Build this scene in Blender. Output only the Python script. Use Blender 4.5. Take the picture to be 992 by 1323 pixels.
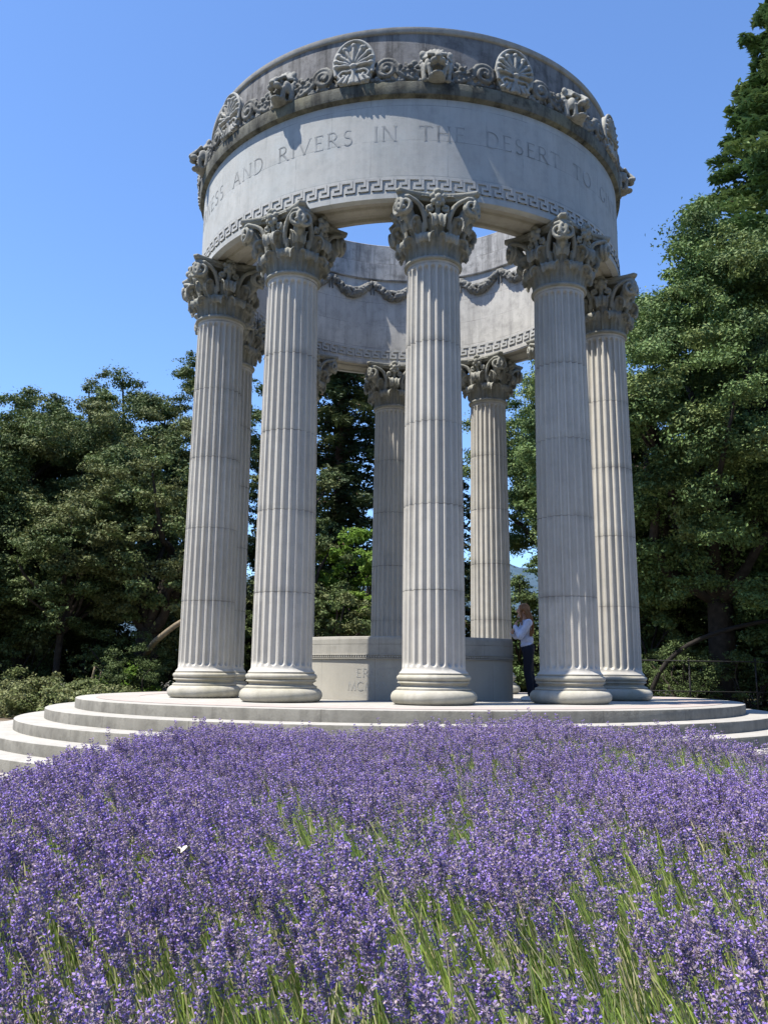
import bpy, math, random
import numpy as np
from mathutils import Vector, Matrix

for _o in list(bpy.data.objects):
    bpy.data.objects.remove(_o)
SC = bpy.context.scene
COL = SC.collection
PI = math.pi
RAD = math.radians

# ------------------------------------------------------------------ camera
cam_d = bpy.data.cameras.new('camera')
cam_d.sensor_fit = 'VERTICAL'; cam_d.sensor_height = 24.0
cam_d.lens = 1120.84 / 1323 * 24.0
cam_d.clip_start = 0.05; cam_d.clip_end = 9000
cam = bpy.data.objects.new('camera', cam_d); COL.objects.link(cam)
PITCH, ROLL, YAW = 0.18256, 0.00892, -0.02768
EYE = Vector((0, -16.6701, 0.4547))
_r0 = Vector((math.cos(YAW), -math.sin(YAW), 0)); _f0 = Vector((math.sin(YAW), math.cos(YAW), 0)); _Z = Vector((0, 0, 1))
_fw = math.cos(PITCH) * _f0 + math.sin(PITCH) * _Z
_up = -math.sin(PITCH) * _f0 + math.cos(PITCH) * _Z
_rt = math.cos(ROLL) * _r0 + math.sin(ROLL) * _up
_up2 = math.cos(ROLL) * _up - math.sin(ROLL) * _r0
cam.matrix_world = Matrix(((_rt.x, _up2.x, -_fw.x, EYE.x), (_rt.y, _up2.y, -_fw.y, EYE.y), (_rt.z, _up2.z, -_fw.z, EYE.z), (0, 0, 0, 1)))
SC.camera = cam

# ------------------------------------------------------------------ sky, sun, exposure
SUN_EL, SUN_AZ = 65.0, 65.0            # azimuth to the left of the line from temple to camera
sdir = Vector((-math.sin(RAD(SUN_AZ)) * math.cos(RAD(SUN_EL)), -math.cos(RAD(SUN_AZ)) * math.cos(RAD(SUN_EL)), math.sin(RAD(SUN_EL))))
W = bpy.data.worlds.new('World'); SC.world = W; W.use_nodes = True
nt = W.node_tree; bg = nt.nodes['Background']
sky = nt.nodes.new('ShaderNodeTexSky'); sky.sky_type = 'NISHITA'; sky.sun_disc = False
sky.sun_elevation = RAD(SUN_EL); sky.sun_rotation = math.atan2(sdir.x, sdir.y) % (2 * PI)
sky.altitude = 200; sky.air_density = 1.0; sky.dust_density = 0.3; sky.ozone_density = 3.0
tint = nt.nodes.new('ShaderNodeMix'); tint.data_type = 'RGBA'; tint.blend_type = 'MULTIPLY'; tint.inputs[0].default_value = 1.0
tint.inputs[7].default_value = (1.0, 1.19, 1.44, 1)
nt.links.new(sky.outputs[0], tint.inputs[6]); nt.links.new(tint.outputs[2], bg.inputs[0]); bg.inputs[1].default_value = 0.099
sun_d = bpy.data.lights.new('sun', 'SUN'); sun_d.energy = 5.0; sun_d.angle = RAD(0.53); sun_d.color = (1.0, 0.93, 0.83)
sun = bpy.data.objects.new('sun', sun_d); COL.objects.link(sun)
sun.rotation_euler = sdir.to_track_quat('Z', 'Y').to_euler(); sun.location = sdir * 60
SC.view_settings.view_transform = 'Standard'; SC.view_settings.look = 'None'
SC.view_settings.gamma = 1.0; SC.view_settings.use_curve_mapping = False
SC.view_settings.exposure = 0.92
SC.render.engine = 'CYCLES'
SC.cycles.max_bounces = 6; SC.cycles.diffuse_bounces = 4; SC.cycles.transparent_max_bounces = 8
SC.cycles.use_denoising = True

# ------------------------------------------------------------------ materials
def N(t, kind, **kw):
    n = t.nodes.new(kind)
    for k, v in kw.items():
        if k.startswith('i_'):
            n.inputs[int(k[2:]) if k[2:].isdigit() else k[2:]].default_value = v
        else:
            setattr(n, k, v)
    return n
def math_n(t, op, a, b=None, clamp=False):
    n = t.nodes.new('ShaderNodeMath'); n.operation = op; n.use_clamp = clamp
    for i, v in enumerate((a, b)):
        if v is None: continue
        if isinstance(v, (int, float)): n.inputs[i].default_value = v
        else: t.links.new(v, n.inputs[i])
    return n.outputs[0]
def mixc(t, fac, a, b, mode='MIX'):
    n = t.nodes.new('ShaderNodeMix'); n.data_type = 'RGBA'; n.blend_type = mode
    if isinstance(fac, (int, float)): n.inputs[0].default_value = fac
    else: t.links.new(fac, n.inputs[0])
    for i, v in ((6, a), (7, b)):
        if isinstance(v, tuple): n.inputs[i].default_value = (*v, 1) if len(v) == 3 else v
        else: t.links.new(v, n.inputs[i])
    return n.outputs[2]
def ramp(t, v, lo, hi):
    n = t.nodes.new('ShaderNodeMapRange'); n.inputs[1].default_value = lo; n.inputs[2].default_value = hi
    t.links.new(v, n.inputs[0]); return n.outputs[0]
def noise(t, vec, scale, detail=4.0, rough=0.6):
    n = t.nodes.new('ShaderNodeTexNoise'); n.inputs['Scale'].default_value = scale
    n.inputs['Detail'].default_value = detail; n.inputs['Roughness'].default_value = rough
    t.links.new(vec, n.inputs['Vector']); return n.outputs[0]
def newmat(name):
    m = bpy.data.materials.new(name); m.use_nodes = True
    t = m.node_tree; b = t.nodes['Principled BSDF']; return m, t, b

def stone(name, base, dark, stain=0.5, streak=0.5, tint=None, blocks=None, joints=None, mort=0.006, bump=0.25, rough=0.9, fine=0.5):
    """weathered stone; blocks=(width along arc, course height, radius, z offset), joints=(first z, spacing)"""
    m, t, b = newmat(name)
    tc = N(t, 'ShaderNodeTexCoord'); P0 = tc.outputs['Object']
    rnd = N(t, 'ShaderNodeObjectInfo'); va = N(t, 'ShaderNodeVectorMath'); va.operation = 'ADD'      # every copy weathers differently
    t.links.new(P0, va.inputs[0]); t.links.new(math_n(t, 'MULTIPLY', rnd.outputs['Random'], 41.0), va.inputs[1]); P = va.outputs[0]
    n1 = noise(t, P, 0.9, 5); n2 = noise(t, P, 5.0, 5, 0.7); n3 = noise(t, P, 38.0, 3, 0.7)
    c = mixc(t, ramp(t, n1, 0.35, 0.7), base, tuple(x * 0.86 for x in base))
    if tint: c = mixc(t, ramp(t, noise(t, P, 1.6, 4), 0.45, 0.72), c, tint)
    mp = N(t, 'ShaderNodeMapping'); mp.inputs['Scale'].default_value = (5.0, 5.0, 0.55); t.links.new(P, mp.inputs[0])
    st = noise(t, mp.outputs[0], 1.0, 6, 0.65)
    c = mixc(t, math_n(t, 'MULTIPLY', ramp(t, st, 0.46, 0.70), streak), c, dark)
    c = mixc(t, math_n(t, 'MULTIPLY', ramp(t, n2, 0.48, 0.70), stain), c, dark)
    h = math_n(t, 'ADD', math_n(t, 'MULTIPLY', n3, 0.5), n2)
    if blocks or joints:
        sp = N(t, 'ShaderNodeSeparateXYZ'); t.links.new(P0, sp.inputs[0])
    if blocks:
        bw, bh, rr, zo = blocks
        ang = math_n(t, 'MULTIPLY', math_n(t, 'ARCTAN2', sp.outputs[0], sp.outputs[1]), rr)
        cb = N(t, 'ShaderNodeCombineXYZ'); t.links.new(ang, cb.inputs[0]); t.links.new(math_n(t, 'SUBTRACT', sp.outputs[2], zo), cb.inputs[1])
        br = N(t, 'ShaderNodeTexBrick'); t.links.new(cb.outputs[0], br.inputs[0])
        br.inputs['Color1'].default_value = (0, 0, 0, 1); br.inputs['Color2'].default_value = (1, 1, 1, 1); br.inputs['Mortar'].default_value = (0.5, 0.5, 0.5, 1)
        br.inputs['Scale'].default_value = 1.0; br.inputs['Mortar Size'].default_value = mort; br.inputs['Mortar Smooth'].default_value = 0.3
        br.inputs['Brick Width'].default_value = bw; br.inputs['Row Height'].default_value = bh
        c = mixc(t, math_n(t, 'MULTIPLY', br.outputs[0], 0.26), c, tuple(x * 0.6 for x in base))
        mask = math_n(t, 'MULTIPLY', br.outputs['Fac'], ramp(t, noise(t, P, 2.2, 3), 0.36, 0.56))
        c = mixc(t, math_n(t, 'MULTIPLY', mask, 0.62), c, dark)
        h = math_n(t, 'SUBTRACT', h, math_n(t, 'MULTIPLY', br.outputs['Fac'], 0.6))
    if joints:
        z0, dz = joints
        zz = math_n(t, 'ADD', sp.outputs[2], math_n(t, 'MULTIPLY', noise(t, P, 9.0, 2), 0.012))
        u = math_n(t, 'DIVIDE', math_n(t, 'SUBTRACT', zz, z0 + 0.006), dz)
        fr = math_n(t, 'ABSOLUTE', math_n(t, 'SUBTRACT', math_n(t, 'FRACT', math_n(t, 'ADD', u, 0.5)), 0.5))
        line = ramp(t, fr, 0.0085, 0.003)
        band = ramp(t, fr, 0.09, 0.0)
        line = math_n(t, 'MULTIPLY', line, ramp(t, noise(t, P, 3.0, 3), 0.3, 0.6))
        c = mixc(t, math_n(t, 'MULTIPLY', line, 0.72), c, tuple(x * 0.5 for x in dark))
        bm = math_n(t, 'MULTIPLY', band, ramp(t, noise(t, P, 2.7, 4), 0.42, 0.66))
        c = mixc(t, math_n(t, 'MULTIPLY', bm, 0.5), c, dark)
        # each drum of the shaft is a slightly different stone
        wn = N(t, 'ShaderNodeTexWhiteNoise'); wn.noise_dimensions = '1D'
        oi = N(t, 'ShaderNodeObjectInfo')
        t.links.new(math_n(t, 'ADD', math_n(t, 'FLOOR', u), math_n(t, 'MULTIPLY', oi.outputs['Random'], 77.0)), wn.inputs['W'])
        c = mixc(t, math_n(t, 'MULTIPLY', wn.outputs[0], 0.22), c, tuple(x * 0.55 for x in base))
    c = mixc(t, math_n(t, 'MULTIPLY', ramp(t, n3, 0.5, 0.85), fine), c, tuple(x * 0.62 for x in base))
    t.links.new(c, b.inputs['Base Color']); b.inputs['Roughness'].default_value = rough
    b.inputs['Specular IOR Level'].default_value = 0.25
    bp = N(t, 'ShaderNodeBump'); bp.inputs['Strength'].default_value = bump; bp.inputs['Distance'].default_value = 0.02
    t.links.new(h, bp.inputs['Height']); t.links.new(bp.outputs[0], b.inputs['Normal'])
    return m

def plain(name, col, rough=0.8, var=0.25, scale=20, spec=0.3):
    m, t, b = newmat(name)
    tc = N(t, 'ShaderNodeTexCoord')
    n1 = noise(t, tc.outputs['Object'], scale, 4)
    c = mixc(t, ramp(t, n1, 0.3, 0.7), tuple(x * (1 - var) for x in col), tuple(min(1, x * (1 + var)) for x in col))
    t.links.new(c, b.inputs['Base Color']); b.inputs['Roughness'].default_value = rough; b.inputs['Specular IOR Level'].default_value = spec
    return m

def leafmat(name, col, trans=0.16, var=0.35, scale=1.2, rough=0.55):
    m = bpy.data.materials.new(name); m.use_nodes = True; t = m.node_tree
    b = t.nodes['Principled BSDF']; out = t.nodes['Material Output']
    tc = N(t, 'ShaderNodeTexCoord'); n1 = noise(t, tc.outputs['Object'], scale, 3); n2 = noise(t, tc.outputs['Object'], scale * 14, 2)
    c = mixc(t, ramp(t, n1, 0.35, 0.65), tuple(x * (1 - var) for x in col), tuple(x * (1 + var) for x in col))
    c = mixc(t, ramp(t, n2, 0.4, 0.7), c, (col[0] * 1.25, col[1] * 1.12, col[2] * 0.85))
    t.links.new(c, b.inputs['Base Color']); b.inputs['Roughness'].default_value = max(rough, .65); b.inputs['Specular IOR Level'].default_value = 0.22
    tr = N(t, 'ShaderNodeBsdfTranslucent'); t.links.new(c, tr.inputs[0])
    mx = N(t, 'ShaderNodeMixShader'); mx.inputs[0].default_value = trans
    t.links.new(b.outputs[0], mx.inputs[1]); t.links.new(tr.outputs[0], mx.inputs[2]); t.links.new(mx.outputs[0], out.inputs[0])
    return m

WALL = (0.435, 0.445, 0.43)
M = {}
M['drum'] = stone('pale entablature stone', WALL, (0.17, 0.19, 0.19), 0.26, 0.30, tint=(0.40, 0.43, 0.43), blocks=(1.31, 0.62, 4.157, 8.17), bump=0.15, fine=0.22)
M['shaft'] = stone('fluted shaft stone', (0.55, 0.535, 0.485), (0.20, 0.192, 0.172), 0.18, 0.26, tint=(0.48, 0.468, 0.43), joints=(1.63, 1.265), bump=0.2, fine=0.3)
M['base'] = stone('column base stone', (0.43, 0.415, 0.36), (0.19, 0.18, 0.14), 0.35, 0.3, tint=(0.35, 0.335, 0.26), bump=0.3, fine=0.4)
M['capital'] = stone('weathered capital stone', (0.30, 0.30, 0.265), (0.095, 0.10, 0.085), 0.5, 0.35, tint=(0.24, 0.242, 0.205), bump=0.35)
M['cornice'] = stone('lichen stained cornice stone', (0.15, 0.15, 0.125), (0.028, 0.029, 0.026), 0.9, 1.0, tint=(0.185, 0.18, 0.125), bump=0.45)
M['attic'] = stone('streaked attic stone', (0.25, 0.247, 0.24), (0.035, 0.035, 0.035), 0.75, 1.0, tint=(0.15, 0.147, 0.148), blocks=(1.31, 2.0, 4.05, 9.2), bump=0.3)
M['lip'] = stone('pale attic rim stone', (0.36, 0.35, 0.32), (0.12, 0.12, 0.11), 0.4, 0.4, bump=0.3)
M['carved'] = stone('carved ornament stone', (0.23, 0.232, 0.215), (0.032, 0.032, 0.03), 0.95, 0.6, tint=(0.13, 0.13, 0.118), bump=0.4)
M['lion'] = stone('lion head stone', (0.34, 0.34, 0.31), (0.06, 0.06, 0.055), 0.7, 0.5, tint=(0.22, 0.22, 0.195), bump=0.3)
M['palm'] = stone('palmette stone', (0.39, 0.39, 0.365), (0.09, 0.092, 0.085), 0.55, 0.5, tint=(0.28, 0.285, 0.255), bump=0.3)
M['inner'] = stone('inner drum stone', (0.51, 0.505, 0.475), (0.14, 0.138, 0.132), 0.4, 0.45, tint=(0.42, 0.415, 0.395), blocks=(1.05, 0.58, 3.44, 8.21), bump=0.25)
M['innerup'] = stone('inner attic stone', (0.41, 0.405, 0.385), (0.055, 0.054, 0.052), 0.65, 0.95, tint=(0.28, 0.277, 0.268), blocks=(1.3, 0.46, 3.44, 9.965), bump=0.3)
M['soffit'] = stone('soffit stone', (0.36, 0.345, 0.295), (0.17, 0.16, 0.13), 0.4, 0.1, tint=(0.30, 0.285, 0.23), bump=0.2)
M['meander'] = stone('meander stone', (0.44, 0.445, 0.43), (0.19, 0.20, 0.195), 0.25, 0.25, bump=0.2, fine=0.3)
M['letter'] = plain('groove shade and dirt of the letters', (0.275, 0.288, 0.288), 0.95, 0.45, 2.2, 0.1)  # shade of the cut grooves, with dirt, put into the letter colour
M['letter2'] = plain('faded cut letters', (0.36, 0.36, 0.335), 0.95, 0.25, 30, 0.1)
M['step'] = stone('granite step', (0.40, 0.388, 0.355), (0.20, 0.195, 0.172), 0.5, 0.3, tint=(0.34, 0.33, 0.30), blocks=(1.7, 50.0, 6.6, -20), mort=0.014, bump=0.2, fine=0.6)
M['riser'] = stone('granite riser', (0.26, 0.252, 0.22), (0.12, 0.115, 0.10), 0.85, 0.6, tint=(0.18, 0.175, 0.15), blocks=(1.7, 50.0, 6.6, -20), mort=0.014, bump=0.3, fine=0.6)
M['pink'] = stone('pink granite paving', (0.40, 0.345, 0.315), (0.26, 0.22, 0.2), 0.3, 0.1, bump=0.1)
M['parapet'] = stone('parapet stone', (0.41, 0.395, 0.345), (0.21, 0.205, 0.18), 0.15, 0.2, tint=(0.365, 0.355, 0.31), blocks=(1.12, 3.0, 2.5, -0.6), bump=0.12, fine=0.2)
M['coping'] = stone('parapet coping stone', (0.38, 0.37, 0.33), (0.145, 0.143, 0.125), 0.3, 0.3, blocks=(0.98, 3.0, 2.5, -0.4), bump=0.15, fine=0.3)
M['bark'] = plain('grey brown bark', (0.038, 0.031, 0.025), 0.95, 0.45, 6)
M['shadebark'] = plain('bark with shade in its colour', (0.02, 0.017, 0.014), 0.95, 0.4, 6)  # gloom under the crown is put into this bark's colour
M['palebark'] = plain('pale bark', (0.19, 0.155, 0.105), 0.95, 0.35, 8)
M['redbark'] = plain('reddish bark', (0.11, 0.06, 0.04), 0.95, 0.4, 6)
M['oak1'] = leafmat('oak leaves dark', (0.064, 0.098, 0.036))
M['oak2'] = leafmat('oak leaves mid', (0.092, 0.136, 0.05))
M['oak3'] = leafmat('oak leaves olive', (0.125, 0.151, 0.065))
M['oakr1'] = leafmat('evergreen leaves dark', (0.07, 0.118, 0.043))
M['oakr2'] = leafmat('evergreen leaves mid', (0.111, 0.18, 0.063))
M['oakr3'] = leafmat('evergreen leaves yellowish', (0.157, 0.212, 0.081))
M['con1'] = leafmat('conifer needles dark', (0.040, 0.064, 0.030), 0.12)
M['con2'] = leafmat('conifer needles mid', (0.062, 0.084, 0.036), 0.12)
M['red1'] = leafmat('redwood needles', (0.083, 0.145, 0.059), 0.15)
M['red2'] = leafmat('redwood needles pale', (0.135, 0.2, 0.078), 0.15)  # paler needles, for branches picked at random
M['lime1'] = leafmat('fresh leaves', (0.12, 0.22, 0.035), 0.4)
M['lime2'] = leafmat('fresh leaves pale', (0.17, 0.27, 0.06), 0.4)
M['bush1'] = leafmat('bush leaves', (0.13, 0.17, 0.07), 0.3)
M['bush2'] = leafmat('bush leaves pale', (0.22, 0.25, 0.13), 0.3)
M['farwood'] = leafmat('far wood leaves', (0.042, 0.060, 0.028), 0.2)
M['stemwood'] = plain('twig', (0.10, 0.075, 0.05), 0.9)
M['metal'] = plain('dark painted metal', (0.012, 0.012, 0.012), 0.7)

# ------------------------------------------------------------------ mesh helpers
class MB:
    def __init__(s): s.V = []; s.F = []; s.n = 0
    def add(s, v, f, mat=0):
        v = np.asarray(v, float).reshape(-1, 3); f = np.asarray(f, np.int64)
        s.V.append(v); s.F.append((f + s.n, mat)); s.n += len(v); return s
    def grid(s, P, mat=0, cu=False, cv=False):
        P = np.asarray(P, float); nu, nv = P.shape[:2]
        I = np.arange(nu * nv).reshape(nu, nv)
        a = np.concatenate([I, I[:1]], 0) if cu else I
        a = np.concatenate([a, a[:, :1]], 1) if cv else a
        f = np.stack([a[:-1, :-1], a[1:, :-1], a[1:, 1:], a[:-1, 1:]], -1).reshape(-1, 4)
        return s.add(P.reshape(-1, 3), f, mat)
    def lathe(s, prof, n=96, c=(0, 0, 0), mat=0, a0=0, a1=2 * PI, cap=False, closed=False):
        prof = np.asarray(prof, float); full = abs(a1 - a0 - 2 * PI) < 1e-6
        A = np.linspace(a0, a1, n, endpoint=not full)
        P = np.zeros((n, len(prof), 3))
        P[..., 0] = np.sin(A)[:, None] * prof[None, :, 0] + c[0]; P[..., 1] = -np.cos(A)[:, None] * prof[None, :, 0] + c[1]; P[..., 2] = prof[None, :, 1] + c[2]
        s.grid(P, mat, cu=full, cv=closed)
        if closed and not full:
            for k, o in ((0, 1), (n - 1, -1)):
                v = P[k]; s.add(v, [list(range(len(prof)))[::o]], mat) if len(prof) == 4 else None
        return s
    def box(s, c, h, mat=0, R=None):
        c = np.asarray(c, float); h = np.asarray(h, float)
        v = np.array([[x, y, z] for x in (-1, 1) for y in (-1, 1) for z in (-1, 1)]) * h
        if R is not None: v = v @ np.asarray(R).T
        f = [[0, 1, 3, 2], [4, 6, 7, 5], [0, 4, 5, 1], [2, 3, 7, 6], [0, 2, 6, 4], [1, 5, 7, 3]]
        return s.add(v + c, f, mat)
    def ball(s, c, r, mat=0, R=None, nu=14, nv=9):
        r = np.broadcast_to(np.asarray(r, float), (3,))
        u = np.linspace(0, 2 * PI, nu, endpoint=False); v = np.linspace(0.02, PI - 0.02, nv)
        P = np.stack([np.cos(u)[:, None] * np.sin(v), np.sin(u)[:, None] * np.sin(v), np.ones(nu)[:, None] * np.cos(v)], -1) * r
        if R is not None: P = P @ np.asarray(R).T
        P = P + np.asarray(c, float); s.grid(P, mat, cu=True)
        I = s.n - nu * nv
        s.F.append((np.array([[I + k * nv for k in range(nu)]])[:, ::-1], mat)); s.F.append((np.array([[I + k * nv + nv - 1 for k in range(nu)]]), mat))
        return s
    def tube(s, pts, rad, n=8, mat=0, cap=True, flat=None):
        pts = np.asarray(pts, float); m = len(pts); rad = np.broadcast_to(np.asarray(rad, float), (m,))
        T = np.gradient(pts, axis=0); T /= np.linalg.norm(T, axis=1)[:, None] + 1e-12
        up = np.array([0, 0, 1.0]) if abs(T[0][2]) < 0.9 else np.array([1.0, 0, 0])
        P = np.zeros((m, n, 3)); a = np.linspace(0, 2 * PI, n, endpoint=False)
        for i in range(m):
            b = up - T[i] * (up @ T[i]); b /= np.linalg.norm(b) + 1e-12; up = b
            c2 = np.cross(T[i], b)
            P[i] = pts[i] + rad[i] * (np.cos(a)[:, None] * b + np.sin(a)[:, None] * c2)
        s.grid(P, mat, cv=True)
        if cap:
            I = s.n - m * n
            s.F.append((np.array([[I + k for k in range(n)]]), mat)); s.F.append((np.array([[I + (m - 1) * n + k for k in range(n)]])[:, ::-1], mat))
        return s
    def capsule(s, a, ra, b, rb, mat=0, n=12):
        a = np.asarray(a, float); b = np.asarray(b, float)
        s.tube([a, a * .66 + b * .34, a * .34 + b * .66, b], [ra, ra * .66 + rb * .34, ra * .34 + rb * .66, rb], n, mat)
        s.ball(a, ra, mat, nu=12, nv=8); s.ball(b, rb, mat, nu=12, nv=8); return s
    def shell(s, P, off, mat=0):
        """closed slab between grid P and P+off"""
        P = np.asarray(P, float); Q = P + off; nu, nv = P.shape[:2]
        I = np.arange(nu * nv).reshape(nu, nv); J = I + nu * nv
        f = [np.stack([I[:-1, :-1], I[1:, :-1], I[1:, 1:], I[:-1, 1:]], -1).reshape(-1, 4), np.stack([J[:-1, :-1], J[:-1, 1:], J[1:, 1:], J[1:, :-1]], -1).reshape(-1, 4)]
        for e in (I[0], I[-1][::-1], I[:, -1], I[:, 0][::-1]):
            f.append(np.stack([e[:-1], e[1:], e[1:] + nu * nv, e[:-1] + nu * nv], -1))
        return s.add(np.concatenate([P.reshape(-1, 3), Q.reshape(-1, 3)]), np.concatenate(f), mat)
    def map(s, fn):
        s.V = [fn(v) for v in s.V]; return s
    def mesh(s, name, mats, smooth=True):
        me = bpy.data.meshes.new(name)
        V = np.concatenate(s.V) if s.V else np.zeros((0, 3))
        me.vertices.add(len(V)); me.vertices.foreach_set('co', V.astype(np.float32).ravel())
        lv = [f.ravel() for f, _ in s.F]; lt = [np.full(len(f), f.shape[1]) for f, _ in s.F]; mi = [np.full(len(f), m) for f, m in s.F]
        lv = np.concatenate(lv); lt = np.concatenate(lt); mi = np.concatenate(mi)
        me.loops.add(len(lv)); me.loops.foreach_set('vertex_index', lv.astype(np.int32))
        me.polygons.add(len(lt)); ls = np.concatenate([[0], np.cumsum(lt)[:-1]])
        me.polygons.foreach_set('loop_start', ls.astype(np.int32)); me.polygons.foreach_set('loop_total', lt.astype(np.int32))
        me.polygons.foreach_set('material_index', mi.astype(np.int32))
        me.polygons.foreach_set('use_smooth', np.full(len(lt), bool(smooth)))
        for m in (mats if isinstance(mats, (list, tuple)) else [mats]): me.materials.append(m)
        me.update(calc_edges=True); me.validate(); return me

def put(name, me, parent=None, loc=None, rz=0.0):
    o = bpy.data.objects.new(name, me); COL.objects.link(o)
    if parent: o.parent = parent
    if loc is not None: o.location = loc
    if rz: o.rotation_euler = (0, 0, rz)
    return o
def auto_smooth(me, deg=35):
    bm_faces = me
    try:
        me.set_sharp_from_angle(angle=RAD(deg))
    except Exception:
        pass
    return me
def thing(name, label, cat, loc=(0, 0, 0), rz=0.0, group=None, me=None):
    o = bpy.data.objects.new(name, me); COL.objects.link(o); o.location = loc; o.rotation_euler = (0, 0, rz)
    o['label'] = label; o['category'] = cat
    if group: o['group'] = group
    return o
def remeshed(mb, name, mat, voxel, smooth_it=2, noise_amp=0.0):
    """fuse overlapping solids into one carved surface"""
    me = mb.mesh(name + '_raw', mat)
    o = bpy.data.objects.new(name + '_raw', me); COL.objects.link(o)
    md = o.modifiers.new('r', 'REMESH'); md.mode = 'VOXEL'; md.voxel_size = voxel; md.use_smooth_shade = True
    if smooth_it:
        sm = o.modifiers.new('s', 'SMOOTH'); sm.iterations = smooth_it; sm.factor = 0.5
    dg = bpy.context.evaluated_depsgraph_get(); dg.update()
    out = bpy.data.meshes.new_from_object(o.evaluated_get(dg)); out.name = name
    bpy.data.objects.remove(o); bpy.data.meshes.remove(me)
    out.materials.clear(); out.materials.append(mat)
    out.polygons.foreach_set('use_smooth', np.ones(len(out.polygons), bool))
    return out
def catmull(pts, n):
    pts = np.asarray(pts, float); P = np.concatenate([[2 * pts[0] - pts[1]], pts, [2 * pts[-1] - pts[-2]]])
    t = np.linspace(0, len(pts) - 1 - 1e-9, n); i = t.astype(int); u = (t - i)[:, None]
    a, b, c, d = P[i], P[i + 1], P[i + 2], P[i + 3]
    return 0.5 * (2 * b + (c - a) * u + (2 * a - 5 * b + 4 * c - d) * u ** 2 + (3 * b - a - 3 * c + d) * u ** 3)
def rot(axis, a): return np.array(Matrix.Rotation(a, 3, axis))
def cylmap(r0):
    """x = arc length, -y = outward, z = height  ->  wrapped round the vertical axis at radius r0 (about angle 0)"""
    def f(v):
        r = r0 - v[:, 1]; a = v[:, 0] / r0
        return np.stack([r * np.sin(a), -r * np.cos(a), v[:, 2]], -1)
    return f

# ================================================================== SETTING
TH0 = 0.1025                     # bearing of the nearest column
RC = 3.8                         # column ring
GZ = -0.93                       # ground level (platform floor is z = 0)
rng = np.random.default_rng(11)

def ground_mat():
    m, t, b = newmat('dry soil and short grass')
    tc = N(t, 'ShaderNodeTexCoord'); P = tc.outputs['Object']
    c = mixc(t, ramp(t, noise(t, P, 0.35, 5), 0.4, 0.62), (0.10, 0.075, 0.05), (0.055, 0.07, 0.03))
    c = mixc(t, ramp(t, noise(t, P, 14, 4), 0.45, 0.75), c, (0.16, 0.13, 0.09))
    t.links.new(c, b.inputs['Base Color']); b.inputs['Roughness'].default_value = 0.95
    bp = N(t, 'ShaderNodeBump'); bp.inputs['Strength'].default_value = 0.6; t.links.new(noise(t, P, 30, 4), bp.inputs['Height']); t.links.new(bp.outputs[0], b.inputs['Normal'])
    return m
mb = MB(); g = 3000.0
xs = np.concatenate([-np.geomspace(g, 12, 12), np.linspace(-10, 10, 5), np.geomspace(12, g, 12)])
P = np.zeros((len(xs), len(xs), 3)); P[..., 0] = xs[:, None]; P[..., 1] = xs[None, :]; P[..., 2] = GZ
mb.grid(P); o = put('ground', mb.mesh('ground', ground_mat(), False)); o['kind'] = 'structure'
# pale gravel walk round the steps
M['gravel'] = plain('pale gravel', (0.27, 0.25, 0.22), 0.95, 0.25, 60)
mb = MB(); A = np.linspace(0, 2 * PI, 121)[:-1]
ro = 9.6 + 1.2 * (np.cos(A) < 0) + 5.5 * np.exp(-((np.degrees(A) - 262) / 26) ** 2) + 3 * np.exp(-((np.degrees(A) - 90) / 30) ** 2)
P = np.zeros((120, 2, 3))
for k, r in enumerate((np.full(120, 7.5), ro)):
    P[:, k, 0] = r * np.sin(A); P[:, k, 1] = -r * np.cos(A); P[:, k, 2] = GZ + 0.004
mb.grid(P, cu=True); o = put('path', mb.mesh('path', M['gravel'], False)); o['kind'] = 'structure'

# far wooded ridge
def hill_mat():
    m, t, b = newmat('haze blue wooded hillside')
    tc = N(t, 'ShaderNodeTexCoord'); P = tc.outputs['Object']
    c = mixc(t, ramp(t, noise(t, P, 0.02, 6, 0.7), 0.35, 0.65), (0.022, 0.05, 0.075), (0.045, 0.085, 0.12))  # blue of distant haze is mixed into the hillside colour
    t.links.new(c, b.inputs['Base Color']); b.inputs['Roughness'].default_value = 1.0; return m
mb = MB(); nx, ny = 160, 24
X = np.linspace(-1700, 2100, nx); Pm = np.zeros((nx, ny, 3))
ridge = 215 + 26 * np.sin(X / 260 + 1) + 12 * np.sin(X / 90) + 3 * rng.standard_normal(nx) + 5 * np.abs(np.sin(X / 11.0))
for j in range(ny):
    s_ = j / (ny - 1); Pm[:, j, 0] = X; Pm[:, j, 1] = 900 + 1100 * s_
    Pm[:, j, 2] = GZ - 2 + (ridge + 3) * (s_ ** 1.4) + (3 * rng.standard_normal(nx) if 0 < j < ny - 1 else 0)
mb.grid(Pm); o = put('hills', mb.mesh('hills', hill_mat())); o['kind'] = 'structure'

# ================================================================== STEPPED PLATFORM
plat = thing('stepped_platform', 'round pale granite platform with concentric steps carrying the columned temple', 'platform')
radii = [5.88, 6.34, 6.79, 7.24, 7.69, 8.14]; RH = 0.155
for k, r in enumerate(radii):
    z = -RH * k; zi = z
    mb = MB()
    rin = 0.02 if k == 0 else radii[k - 1] - 0.03
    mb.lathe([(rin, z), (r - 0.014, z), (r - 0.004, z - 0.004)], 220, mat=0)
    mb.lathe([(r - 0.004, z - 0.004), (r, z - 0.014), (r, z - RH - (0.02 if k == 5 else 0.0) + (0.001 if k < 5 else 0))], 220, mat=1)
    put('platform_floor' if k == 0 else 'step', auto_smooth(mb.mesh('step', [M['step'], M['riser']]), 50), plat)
mb = MB(); mb.lathe([(4.85, 0.004), (5.55, 0.004)], 220); put('pink_paving_ring', mb.mesh('ring', M['pink'], False), plat)

# ================================================================== TEMPLE
temple = thing('water_temple', 'round open stone temple with fluted columns under a lettered ring and lion head cornice', 'temple')

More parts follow.
